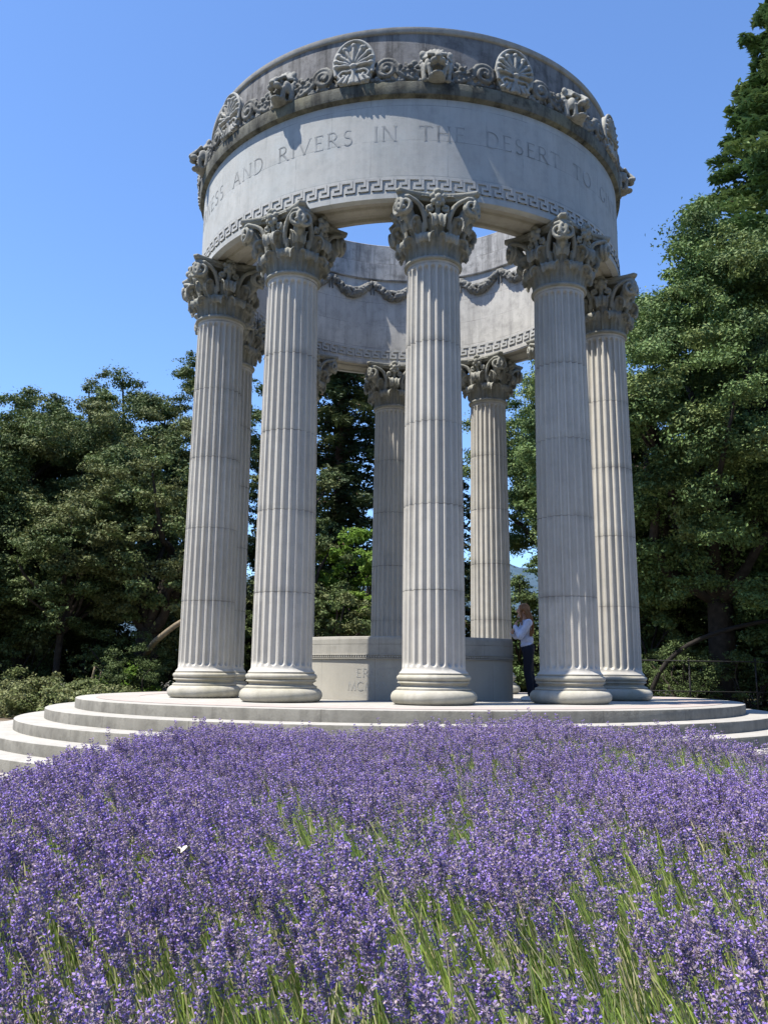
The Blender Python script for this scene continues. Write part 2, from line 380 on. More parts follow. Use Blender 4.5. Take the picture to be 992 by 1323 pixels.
# --- shaft
ZB, ZT = 0.445, 6.74
def shaft_mesh():
    nf, ns = 24, 10; n = nf * ns
    a = np.arange(n) / n * 2 * PI; ph = (np.arange(n) % ns) / ns
    zs = sorted(set(list(np.linspace(ZB + 0.30, ZT - 0.22, 26)) + [ZB, ZB + .03, ZB + .06, ZB + .085, ZB + .105, ZB + .13, ZB + .16, ZB + .2, ZB + .25, ZT - .17, ZT - .14, ZT - .11, ZT - .09, ZT - .06, ZT - .03, ZT]
                    + [z for j in range(4) for z in (1.63 + 1.265 * j - .006, 1.63 + 1.265 * j, 1.63 + 1.265 * j + .006)]))
    P = np.zeros((len(zs), n, 3))
    for i, z in enumerate(zs):
        u = (z - ZB) / (ZT - ZB)
        R = 0.462 - 0.050 * u ** 1.5
        if z < ZB + .07: R += 0.045 * (1 - (z - ZB) / .07) ** 2
        if z > ZT - .05: R += 0.012 * ((z - ZT + .05) / .05) ** 2
        w = np.clip((np.abs(ph - 0.5) / 0.40), 0, 1)
        f = np.sqrt(np.clip(1 - w ** 2, 0, 1))
        eb = ZB + 0.10 + 0.045 * (w ** 2); et = ZT - 0.10 - 0.045 * (w ** 2)
        k = np.clip((z - eb + .02) / .035, 0, 1) * np.clip((et - z + .02) / .035, 0, 1)
        R_ = R - 0.052 * f * k
        if any(abs(z - (1.63 + 1.265 * j)) < 1e-6 for j in range(4)): R_ = R_ - 0.005
        P[i, :, 0] = R_ * np.sin(a); P[i, :, 1] = -R_ * np.cos(a); P[i, :, 2] = z
    mb = MB(); mb.grid(P, cv=True)
    return auto_smooth(mb.mesh('shaft', M['shaft']), 28)
def arc(cx, cz, rx, rz, a0, a1, n):
    t = np.radians(np.linspace(a0, a1, n)); return [(cx + rx * math.cos(x), cz + rz * math.sin(x)) for x in t]
def base_mesh():
    pr = [(0.0, 0.0), (0.56, 0.0)] + arc(0.515, 0.105, 0.112, 0.105, -80, 80, 12) + [(0.545, 0.213), (0.545, 0.232)]
    pr += [(0.545 - 0.062 * math.sin(x), 0.232 + 0.082 * x / PI) for x in np.linspace(0.15, PI - 0.15, 9)] + [(0.525, 0.316), (0.525, 0.332)]
    pr += arc(0.485, 0.378, 0.058, 0.046, -75, 80, 9) + [(0.505, 0.428), (0.505, ZB), (0.40, ZB + .001)]
    mb = MB(); mb.lathe(pr, 96); return auto_smooth(mb.mesh('column_base', M['base']), 50)
def abacus_outline(h, cut, sag, n=9):
    pts = []
    for k in range(4):
        t = np.linspace(-1, 1, n); x = t * (h - cut); y = -h + sag * (1 - t ** 2)
        R = rot('Z', k * PI / 2)[:2, :2]; pts += [tuple(R @ np.array([a, b])) for a, b in zip(x, y)]
    return np.array(pts)
def capital_mesh():
    rg = np.random.default_rng(5); Z0, Hc = ZT + .03, 7.77 - ZT - .03
    mb = MB()
    mb.lathe([(0.02, -.06), (0.36, -.06), (0.385, 0.05), (0.41, 0.42 * Hc), (0.50, 0.62 * Hc), (0.59, 0.76 * Hc), (0.61, 0.94 * Hc), (0.02, 0.94 * Hc)], 48)
    # astragal
    tt = np.linspace(0, 2 * PI, 49)[:-1]
    mb.lathe(arc(0.428, -0.008, 0.034, 0.034, 0, 345, 12), 64, closed=True)
    def leaf(al, h, r0, out, wid, base=0.0):
        pr = catmull([(r0, base), (r0 + .01, base + h * .4), (r0 + .035, base + h * .72), (r0 + .09 * out / .15, base + h * .93), (r0 + out * .8, base + h * 1.0), (r0 + out * 1.08, base + h * .95), (r0 + out * 1.1, base + h * .83), (r0 + out * .92, base + h * .76)], 22)
        v = np.linspace(0, 1, 22); u = np.linspace(-1, 1, 13)
        w = wid * (0.80 + .32 * np.sin(v * PI * .85)) * (1 - .32 * v ** 4) * (1 + .07 * np.cos(v * 2 * PI * 3.2))
        P = np.zeros((13, 22, 3))
        T = np.gradient(pr, axis=0); T /= np.linalg.norm(T, axis=1)[:, None]; nrm = np.stack([T[:, 1], -T[:, 0]], -1)
        for i, uu in enumerate(u):
            groove = 0.012 * math.cos(uu * PI * 3.0) - 0.035 * uu * uu + .02 * (abs(uu) < .12)
            rr = pr[:, 0] + nrm[:, 0] * groove; zz = pr[:, 1] + nrm[:, 1] * groove - .03 * abs(uu) ** 2 * (v > .55)
            P[i, :, 0] = uu * w; P[i, :, 1] = -rr; P[i, :, 2] = zz
        off = np.zeros_like(P); off[..., 1] = -nrm[:, 0] * -.034; off[..., 2] = nrm[:, 1] * -.034
        R = rot('Z', al); P = P @ R.T; off = off @ R.T
        mb.shell(P, off)
        tip = np.array([0, -(r0 + out * .9), base + h * .9]) @ R.T
        mb.ball(tip, (wid * .80, .060, .066), R=R)
    for k in range(8): leaf((k + .5) * PI / 4, .33, .40, .115, .135)
    for k in range(8): leaf(k * PI / 4, .60, .41, .185, .125)
    # scrolls: two on each face, meeting under the corners of the abacus
    for k in range(4):
        R = rot('Z', k * PI / 2)
        for sd in (-1, 1):
            tw = rot('Z', sd * RAD(24)); cc = np.array([.505 * sd, -.585, .735])
            sp = []
            for t in np.linspace(0, 1, 30):
                aa = PI * .62 - t * 2 * PI * 1.65; q = .150 * (1 - .80 * t)
                p = np.array([sd * q * math.cos(PI - aa) * -1, -.02 - .045 * t, q * math.sin(aa)]); sp.append(cc + tw @ p)
            st = catmull([(.17 * sd, -.45, .44), (.20 * sd, -.50, .62), (.29 * sd, -.545, .80), tuple(sp[0])], 12)[:-1]
            pts = np.concatenate([st, np.array(sp)])
            mb.tube(pts @ R.T, np.concatenate([np.linspace(.04, .036, 11), np.linspace(.036, .026, 30)]), 8)
            mb.ball((cc + tw @ np.array([0, .03, 0])) @ R.T, (.12, .055, .12), R=R @ tw)
            # inner curl next to the flower
            sp = [(sd * (.13 + .062 * (1 - .75 * t) * math.cos(PI * .5 + t * 2 * PI * 1.3)), -.535 - .03 * t, .735 + .062 * (1 - .75 * t) * math.sin(PI * .5 + t * 2 * PI * 1.3)) for t in np.linspace(0, 1, 18)]
            mb.tube(np.concatenate([catmull([(.19 * sd, -.46, .46), (.17 * sd, -.50, .64), sp[0]], 7)[:-1], np.array(sp)]) @ R.T, .024, 7)
            mb.capsule(np.array([.20 * sd, -.42, .28]) @ R.T, .035, np.array([.20 * sd, -.45, .50]) @ R.T, .048, n=8)
        Rd = rot('Z', PI / 4 + k * PI / 2)
        mb.capsule(np.array([0, -.60, .62]) @ Rd.T, .10, np.array([0, -.76, Hc - .12]) @ Rd.T, .085, n=10)
        mb.capsule(np.array([0, -.55, .55]) @ Rd.T, .07, np.array([0, -.70, .60]) @ Rd.T, .055, n=10)
        # flower at the middle of each side of the abacus
        for j in range(7):
            a = j / 7 * 2 * PI + .2; mb.ball(np.array([.082 * math.cos(a), -.60, Hc - .11 + .105 * math.sin(a)]) @ R.T, (.045, .05, .05), R=R)
        mb.ball(np.array([0, -.645, Hc - .12]) @ R.T, (.05, .05, .06), R=R)
        mb.ball(np.array([0, -.60, Hc - .005]) @ R.T, (.055, .06, .05), R=R)
        mb.capsule(np.array([0, -.50, .52]) @ R.T, .04, np.array([0, -.58, Hc - .2]) @ R.T, .035, n=8)
    # abacus, two mouldings
    for (h, z0, z1) in ((.625, Hc - .115, Hc - .055), (.665, Hc - .065, Hc)):
        o_ = abacus_outline(h, .065, .135); n = len(o_)
        v = np.concatenate([np.column_stack([o_ * .97, np.full(n, z0)]), np.column_stack([o_, np.full(n, (z0 + z1) / 2)]), np.column_stack([o_, np.full(n, z1)]), [[0, 0, z0], [0, 0, z1]]])
        f4 = [[j * n + i, j * n + (i + 1) % n, (j + 1) * n + (i + 1) % n, (j + 1) * n + i] for j in range(2) for i in range(n)]
        mb.add(v, f4); mb.F.append((np.array([[(i + 1) % n, i, 3 * n] for i in range(n)]) + mb.n - len(v), 0)); mb.F.append((np.array([[2 * n + i, 2 * n + (i + 1) % n, 3 * n + 1] for i in range(n)]) + mb.n - len(v), 0))
    mb.map(lambda v: v + np.array([0, 0, Z0]))
    return remeshed(mb, 'capital', M['capital'], 0.0105, 0)
sh, ba, ca = shaft_mesh(), base_mesh(), capital_mesh()
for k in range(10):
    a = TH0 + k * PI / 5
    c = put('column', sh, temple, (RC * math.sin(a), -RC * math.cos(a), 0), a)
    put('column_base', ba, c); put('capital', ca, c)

# --- entablature ring
RO, RI, ZS = 4.157, 3.443, 7.772
NA = 240
ent = MB()
# soffit with two sunk mouldings, then outer face, then inner face
ent.lathe([(RO - .10, ZS - .001), (RO - .02, ZS), (RO + .012, ZS + .012), (RO + .012, ZS + .105), (RO, ZS + .115), (RO, 9.54)], NA, mat=0)
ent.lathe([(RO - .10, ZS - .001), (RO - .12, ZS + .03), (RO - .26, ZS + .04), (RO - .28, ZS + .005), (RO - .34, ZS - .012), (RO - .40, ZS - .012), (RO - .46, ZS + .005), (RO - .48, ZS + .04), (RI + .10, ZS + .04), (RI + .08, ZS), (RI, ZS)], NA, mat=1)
ent.lathe([(RI, ZS), (RI, ZS + .02), (RI - .012, ZS + .03), (RI - .012, ZS + .115), (RI, ZS + .125), (RI, 9.945)], NA, mat=2)
ent.lathe([(RI, 9.945), (RI - .055, 9.96), (RI - .06, 9.985), (RI - .03, 10.0), (RI - .03, 10.395), (RI + .005, 10.41), (RI + .005, 10.90), (RI + .02, 10.915)], NA, mat=3)
ring = put('entablature', auto_smooth(ent.mesh('entablature', [M['drum'], M['soffit'], M['inner'], M['innerup']]), 40), temple)

# --- running key pattern
def meander(radius, z0, h, units, outward):
    w = 2 * PI * radius / units; mb = MB(); cu = w / 5.0; cv = h / 5.2; t = .44
    segs = [((0, 0), (0, 4)), ((0, 4), (4, 4)), ((4, 4), (4, 1.9)), ((4, 1.9), (2, 1.9)), ((2, 1.9), (2, 0)), ((2, 0), (5, 0))]
    sgn = -1 if outward else 1
    v_all, f_all = [], []
    for (x0, y0), (x1, y1) in segs:
        xa, xb = min(x0, x1) - t, max(x0, x1) + t; ya, yb = min(y0, y1) - t, max(y0, y1) + t
        e = 0.0012 * len(v_all)
        mb_v = np.array([[x * cu, d, z0 + .012 + (y + .5) * cv * .93] for x in (xa, xb) for d in (-sgn * .006, sgn * (.019 + e)) for y in (ya, yb)])
        v_all.append(mb_v)
    f = np.array([[0, 1, 3, 2], [4, 6, 7, 5], [0, 4, 5, 1], [2, 3, 7, 6], [0, 2, 6, 4], [1, 5, 7, 3]])
    for i in range(units):
        for v in v_all:
            u = v.copy(); u[:, 0] += i * w; mb.add(u, f)
    mb.map(cylmap(radius) if outward else (lambda v: cylmap(radius)(v * np.array([1, 1, 1]))))
    return mb.mesh('meander', M['meander'], False)
put('meander_band', meander(RO, 7.905, .245, 120, True), ring)
put('meander_band', meander(RI, 7.935, .245, 100, False), ring)

# --- cut lettering (roman capitals with thick and thin strokes)
def letter_strokes(ch):
    A_ = lambda cx, cy, rx, ry, a0, a1, n=14: [(cx + rx * math.cos(RAD(a)), cy + ry * math.sin(RAD(a))) for a in np.linspace(a0, a1, n)]
    T, t = .105, .05
    L = {
     'A': (.85, [([(0.02, 0), (.42, 1)], t), ([(.42, 1), (.82, 0)], T), ([(.17, .36), (.67, .36)], t)]),
     'N': (.85, [([(.08, 0), (.08, 1)], t), ([(.08, 1), (.77, 0)], T), ([(.77, 0), (.77, 1)], t)]),
     'D': (.82, [([(.1, 0), (.1, 1)], T), ([(.1, 1), (.33, 1)] + A_(.33, .5, .45, .5, 90, -90) + [(.1, 0)], .075)]),
     'R': (.76, [([(.1, 0), (.1, 1)], T), ([(.1, 1), (.33, 1)] + A_(.33, .75, .25, .25, 90, -90) + [(.1, .5)], .07), ([(.33, .5), (.76, 0)], T)]),
     'I': (.2, [([(.1, 0), (.1, 1)], T)]),
     'V': (.85, [([(.02, 1), (.43, 0)], T), ([(.43, 0), (.82, 1)], t)]),
     'E': (.58, [([(.1, 0), (.1, 1)], T), ([(.1, .98), (.54, .98)], t), ([(.1, .52), (.48, .52)], t), ([(.1, .02), (.56, .02)], t)]),
     'S': (.56, [(A_(.28, .75, .22, .24, 40, 255, 12) + A_(.28, .26, .24, .25, 70, -150, 12), .085)]),
     'T': (.76, [([(.38, 0), (.38, 1)], T), ([(0, .98), (.76, .98)], t)]),
     'H': (.85, [([(.1, 0), (.1, 1)], T), ([(.75, 0), (.75, 1)], T), ([(.1, .52), (.75, .52)], t)]),
     'G': (.9, [(A_(.48, .5, .44, .5, 45, 320, 18), .08), ([(.82, .42), (.82, .12)], T)]),
     'W': (1.15, [([(0, 1), (.3, 0)], T), ([(.3, 0), (.57, 1)], t), ([(.57, 1), (.86, 0)], T), ([(.86, 0), (1.13, 1)], t)]),
     'L': (.58, [([(.1, 0), (.1, 1)], T), ([(.1, .02), (.56, .02)], t)]),
     'O': (.95, [(A_(.47, .5, .44, .5, 0, 360, 26), .08)]),
     'K': (.78, [([(.1, 0), (.1, 1)], T), ([(.1, .45), (.7, 1)], t), ([(.28, .58), (.78, 0)], T)]),
     'M': (1.0, [([(.05, 0), (.16, 1)], t), ([(.16, 1), (.5, 0)], T), ([(.5, 0), (.84, 1)], t), ([(.84, 1), (.95, 0)], T)]),
     'Y': (.8, [([(.4, 0), (.4, .48)], T), ([(.02, 1), (.4, .48)], T), ([(.4, .48), (.78, 1)], t)]),
     'P': (.64, [([(.1, 0), (.1, 1)], T), ([(.1, 1), (.33, 1)] + A_(.33, .73, .25, .27, 90, -90) + [(.1, .46)], .07)]),
     'C': (.85, [(A_(.48, .5, .44, .5, 45, 315, 18), .08)]),
     'X': (.8, [([(.02, 1), (.76, 0)], T), ([(.04, 0), (.76, 1)], t)]),
    }
    return L[ch]
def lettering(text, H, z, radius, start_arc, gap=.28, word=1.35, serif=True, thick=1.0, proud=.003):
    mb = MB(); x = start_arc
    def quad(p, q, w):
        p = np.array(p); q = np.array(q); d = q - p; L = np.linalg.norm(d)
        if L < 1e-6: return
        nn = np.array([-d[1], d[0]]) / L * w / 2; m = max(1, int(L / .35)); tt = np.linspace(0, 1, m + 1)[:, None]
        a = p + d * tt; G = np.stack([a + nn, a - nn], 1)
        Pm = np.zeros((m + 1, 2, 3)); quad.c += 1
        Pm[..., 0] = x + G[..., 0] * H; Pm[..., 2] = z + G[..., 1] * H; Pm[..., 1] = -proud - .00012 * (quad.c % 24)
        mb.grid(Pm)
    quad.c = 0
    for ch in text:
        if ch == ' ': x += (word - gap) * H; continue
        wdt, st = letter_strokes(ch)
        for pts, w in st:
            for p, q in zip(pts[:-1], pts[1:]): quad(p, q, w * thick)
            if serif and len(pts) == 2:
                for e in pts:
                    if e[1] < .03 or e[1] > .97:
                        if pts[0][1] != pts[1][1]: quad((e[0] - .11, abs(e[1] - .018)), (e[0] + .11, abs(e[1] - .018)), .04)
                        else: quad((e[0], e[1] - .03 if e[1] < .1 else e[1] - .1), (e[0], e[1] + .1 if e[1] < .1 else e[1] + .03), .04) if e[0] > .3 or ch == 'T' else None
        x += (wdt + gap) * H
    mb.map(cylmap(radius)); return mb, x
def text_len(text, H, gap=.28, word=1.35):
    x = 0
    for ch in text: x += (word - gap) * H if ch == ' ' else (letter_strokes(ch)[0] + gap) * H
    return x
TXT = 'I GIVE WATERS IN THE WILDERNESS AND RIVERS IN THE DESERT TO GIVE DRINK TO MY PEOPLE'
LH = .268
pre = text_len('I GIVE WATERS IN THE WILDERNESS AND RIVERS ', LH)
xw = RAD(-7.7) * RO - pre
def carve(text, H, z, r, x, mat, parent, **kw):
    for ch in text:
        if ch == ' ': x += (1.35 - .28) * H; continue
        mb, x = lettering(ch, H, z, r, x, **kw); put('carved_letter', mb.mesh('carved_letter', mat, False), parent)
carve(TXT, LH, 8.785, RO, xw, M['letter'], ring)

# --- cornice slab and attic
cor = MB()
cor.lathe([(RO - .03, 9.525), (RO + .010, 9.53), (RO + .035, 9.548), (RO + .068, 9.560), (RO + .078, 9.566), (RO + .086, 9.60), (RO + .098, 9.74), (RO + .092, 9.775), (RO + .07, 9.785), (3.95, 9.79)], NA)
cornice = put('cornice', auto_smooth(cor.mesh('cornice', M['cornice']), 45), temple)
at = MB()
at.lathe([(4.05, 9.77), (4.05, 10.79)], NA, mat=0)
at.lathe([(4.05, 10.79), (4.075, 10.80), (4.085, 10.815), (4.085, 10.895), (4.06, 10.915), (RI + .02, 10.915)], NA, mat=1)
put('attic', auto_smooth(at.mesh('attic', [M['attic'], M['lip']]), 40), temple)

# --- lion heads on the cornice
def lion_mesh():
    rg = np.random.default_rng(3); mb = MB()
    mb.ball((0, .06, .30), (.27, .15, .30)); mb.ball((0, -.05, .30), (.165, .16, .20))
    for k in range(24):                                   # mane
        a = k / 24 * 2 * PI + .1; rr = .25 + .02 * rg.random()
        if math.sin(a) < -.80: continue
        mb.ball((rr * .95 * math.cos(a), -.02 + .03 * rg.random(), .31 + rr * 1.08 * math.sin(a)), (.045, .075, .05))
    for k in range(12):
        a = RAD(20 + 140 * k / 11); mb.capsule((.16 * math.cos(a), -.12, .36 + .12 * math.sin(a)), .028, (.23 * math.cos(a), -.05, .36 + .22 * math.sin(a)), .03, n=8)
    for s in (-1, 1):
        mb.ball((.215 * s, -.05, .50), (.062, .045, .07)); mb.capsule((.03 * s, -.235, .385), .03, (.135 * s, -.18, .425), .032, n=8)   # ears, brows
        mb.ball((.078 * s, -.195, .345), (.026, .022, .020))                                                                             # eyes
        mb.ball((.062 * s, -.285, .225), (.066, .075, .052)); mb.ball((.155 * s, -.13, .25), (.055, .09, .11))                            # muzzle, cheeks
        mb.capsule((.13 * s, -.20, .20), .04, (.10 * s, -.18, .05), .045, n=8)                                                            # lip folds beside the open mouth
        mb.capsule((.21 * s, -.05, .30), .05, (.19 * s, -.07, .04), .05, n=8)
    mb.capsule((0, -.23, .40), .042, (0, -.335, .275), .05); mb.ball((0, -.355, .268), (.058, .03, .032))                                # nose
    mb.ball((0, -.235, .035), (.10, .085, .036)); mb.ball((0, -.12, .02), (.15, .12, .045))                                               # jaw
    mb.box((0, .05, .02), (.17, .12, .05))
    return remeshed(mb, 'lion_head', M['lion'], .0115, 0)
def palmette_mesh():
    mb = MB(); n = 40
    out = []
    for t in np.linspace(0, 1, n):
        a = PI * (1 - t) + 0; x = .275 * math.cos(a) * (1 - .10 * math.sin(a)); z = .42 + .40 * max(0, math.sin(a)) ** .9
        out.append((x, z))
    out = [(-.20, .05), (-.25, .22)] + out + [(.25, .22), (.20, .05)]
    o_ = np.array(out); c = np.array([0, .35]); k = len(o_)
    v = np.concatenate([np.column_stack([o_[:, 0], np.full(k, -.03), o_[:, 1]]), np.column_stack([o_[:, 0], np.full(k, .06), o_[:, 1]]), [[0, -.045, .35], [0, .06, .35]]])
    f = [[i, (i + 1) % k, k + (i + 1) % k, k + i] for i in range(k)]
    mb.add(v, f); mb.F.append((np.array([[(i + 1) % k, i, 2 * k] for i in range(k)]) + mb.n - len(v), 0)); mb.F.append((np.array([[k + i, k + (i + 1) % k, 2 * k + 1] for i in range(k)]) + mb.n - len(v), 0))
    mb.tube(np.column_stack([o_[1:-1, 0], np.full(k - 2, -.05), o_[1:-1, 1]]), .026, 8)
    for j in range(9):
        a = RAD(-84 + 168 * j / 8); L = .43 - .15 * abs(j - 4) / 4
        cc = np.array([0, -.05, .355]); d = np.array([math.sin(a), 0, math.cos(a)])
        Rm = rot('Y', a)
        mb.ball(cc + d * (L * .55), (.026, .055, L * .43), R=Rm); mb.ball(cc + d * (L * .84), (.040, .06, .05), R=Rm)
    mb.ball((0, -.07, .345), (.05, .05, .045))
    for s in (-1, 1):
        mb.tube(catmull([(0, -.06, .30), (s * .07, -.065, .265), (s * .15, -.065, .275), (s * .205, -.06, .215), (s * .175, -.06, .155), (s * .125, -.06, .18), (s * .15, -.06, .215)], 22), .019, 7)
        for q in range(3): mb.capsule((s * (.02 + .05 * q), -.05, .20), .02, (s * (.05 + .075 * q), -.055, .06 + .02 * q), .03, n=8)
    mb.capsule((0, -.06, .26), .03, (0, -.06, .07), .022, n=8)
    mb.map(lambda v: v * np.array([1.2, 1, 1])); mb.map(cylmap(4.16))
    return remeshed(mb, 'palmette', M['palm'], .0105, 0)
def scroll_mesh(sd):
    """stretch of leafy scrollwork half-way from a lion to a palmette"""
    rg = np.random.default_rng(8); mb = MB()
    mb.box((0, .05, .05), (.44, .09, .05))
    cx = .16
    sp = [(cx + .19 * (1 - .78 * t) * math.cos(PI * 1.1 - t * 2 * PI * 1.75), -.06 - .05 * t, .24 + .19 * (1 - .78 * t) * math.sin(PI * 1.1 - t * 2 * PI * 1.75)) for t in np.linspace(0, 1, 34)]
    mb.tube([(-.36, -.02, .08), (-.25, -.04, .07), (-.12, -.05, .12)] + sp, np.linspace(.05, .034, 37), 8)
    mb.ball((cx, -.09, .24), (.05, .05, .05))
    for k in range(9):
        a = k / 9 * 2 * PI; mb.ball((cx + .215 * math.cos(a), -.03, .24 + .20 * math.sin(a)), (.045, .05, .04))
    for k in range(24):                                   # leaf and grape clusters
        x = -.40 + .36 * rg.random(); z = .07 + .30 * rg.random()
        mb.ball((x, -.02 - .06 * rg.random(), z), (.035 + .02 * rg.random(), .045, .035 + .02 * rg.random()))
    for k in range(5):
        a = RAD(20 + 40 * k); mb.ball((-.22 + .12 * math.cos(a), -.05, .20 + .13 * math.sin(a)), (.03, .045, .07), R=rot('Y', PI / 2 - a))
    for k in range(14):
        mb.ball((-.40 + .84 * rg.random(), -.03, .03 + .06 * rg.random()), (.05, .06, .04))
    mb.box((0, .07, .17), (.43, .03, .17))
    mb.map(lambda v: v * np.array([sd, 1, 1])); mb.map(cylmap(4.16))
    return remeshed(mb, 'scroll_relief', M['carved'], .0125, 0)
li, pa = lion_mesh(), palmette_mesh(); scr = {s: scroll_mesh(s) for s in (-1, 1)}
for k in range(10):
    a = TH0 + k * PI / 5
    put('lion_head', li, cornice, (4.17 * math.sin(a), -4.17 * math.cos(a), 9.765), a)
    put('palmette', pa, cornice, (.075 * math.sin(a + PI / 10), -.075 * math.cos(a + PI / 10), 9.735), a + PI / 10)
    for s in (-1, 1):
        q = a + s * .150
        put('scroll_relief', scr[s], cornice, (0, 0, 9.765), q)

# --- inner garlands
def garland_mesh():
    rg = np.random.default_rng(4); mb = MB(); L = 2 * PI * RI / 20
    for t in np.linspace(-1, 1, 46):
        x = t * L * .44; z = -.10 - .27 * (1 - t * t); w = .075 + .06 * (1 - t * t)
        for j in range(3):
            a = rg.random() * 2 * PI; rr = .028 + .022 * rg.random(); mb.ball((x, .02 + .75 * w * abs(math.cos(a)), z + .85 * w * math.sin(a)), (rr, rr * 1.1, rr))
        mb.ball((x, .02, z), (.04, .05, w * .7))
    for s in (-1, 1):
        mb.ball((s * L * .47, .03, -.07), (.06, .06, .07)); mb.capsule((s * L * .47, .02, -.1), .03, (s * L * .465, .02, -.36), .018, n=8)
        mb.capsule((s * L * .44, .02, -.1), .025, (s * L * .40, .02, -.24), .018, n=8)
    def wrap(v):
        r = RI - v[:, 1]; a = v[:, 0] / RI
        return np.stack([-r * np.sin(a), r * np.cos(a), v[:, 2] + 9.93], -1)
    mb.map(wrap); return remeshed(mb, 'garland', M['carved'], .014, 0)
gm = garland_mesh()
for k in range(20): put('garland', gm, ring, (0, 0, 0), TH0 + k * PI / 10)

# ================================================================== PARAPET OF THE POOL
par = thing('pool_parapet', 'low curved stone parapet with faded lettering between the columns inside the temple', 'parapet')
R1, R0, AA = 2.30, 2.02, RAD(52.3)
mb = MB(); mb.lathe([(R1, .004), (R1 + .0, .70)], 60, mat=0, a0=-AA, a1=AA)
mb.lathe([(R0, .70), (R0, .004)], 60, mat=0, a0=-AA, a1=AA)
for s in (-1, 1):
    a = s * AA; d = np.array([math.sin(a), -math.cos(a)])
    v = [(d[0] * r, d[1] * r, z) for r, z in ((R0, .004), (R1, .004), (R1, .70), (R0, .70))]; mb.add(v, [[0, 1, 2, 3]])
body = put('parapet_wall', mb.mesh('parapet_wall', M['parapet'], False), par)
mb = MB(); pr = [(R0 - .01, .70), (R1 + .012, .70), (R1 + .012, .99), (R1 + .004, 1.035), (R0 + .004, 1.035), (R0 - .01, .99)]
prc = [(R1 + .012, .70), (R1 + .012, .905), (R1 + .004, .909), (R1 + .012, .913), (R1 + .012, .99), (R1 + .002, 1.03), (R1 - .02, 1.038), (R0 + .02, 1.038), (R0 - .01, .99), (R0 - .01, .70)]
mb.lathe(prc, 60, a0=-AA, a1=AA)
for s in (-1, 1):
    a = s * AA; v = [(math.sin(a) * r, -math.cos(a) * r, z) for r, z in prc]; mb.add(v, [list(range(len(v)))])
put('coping', mb.mesh('coping', M['coping'], False), par)
mb = MB()
for k in range(96):
    a = -AA + 2 * AA * (k + .5) / 96; mb.ball(((R1 + .012) * math.sin(a), -(R1 + .012) * math.cos(a), .705), (.018, .018, .024), nu=8, nv=6)
mb.lathe([(R1 + .002, .668), (R1 + .026, .668), (R1 + .026, .682), (R1 + .002, .682)], 60, a0=-AA, a1=AA)
mb.lathe([(R1 + .012, .730), (R1 + .028, .730), (R1 + .028, .744), (R1 + .012, .744)], 60, a0=-AA, a1=AA)
put('bead_moulding', mb.mesh('bead_moulding', M['coping']), par)
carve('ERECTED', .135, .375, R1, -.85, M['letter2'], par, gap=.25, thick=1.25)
carve('MCMXXXIV', .135, .16, R1, -1.0, M['letter2'], par, gap=.2, thick=1.25)

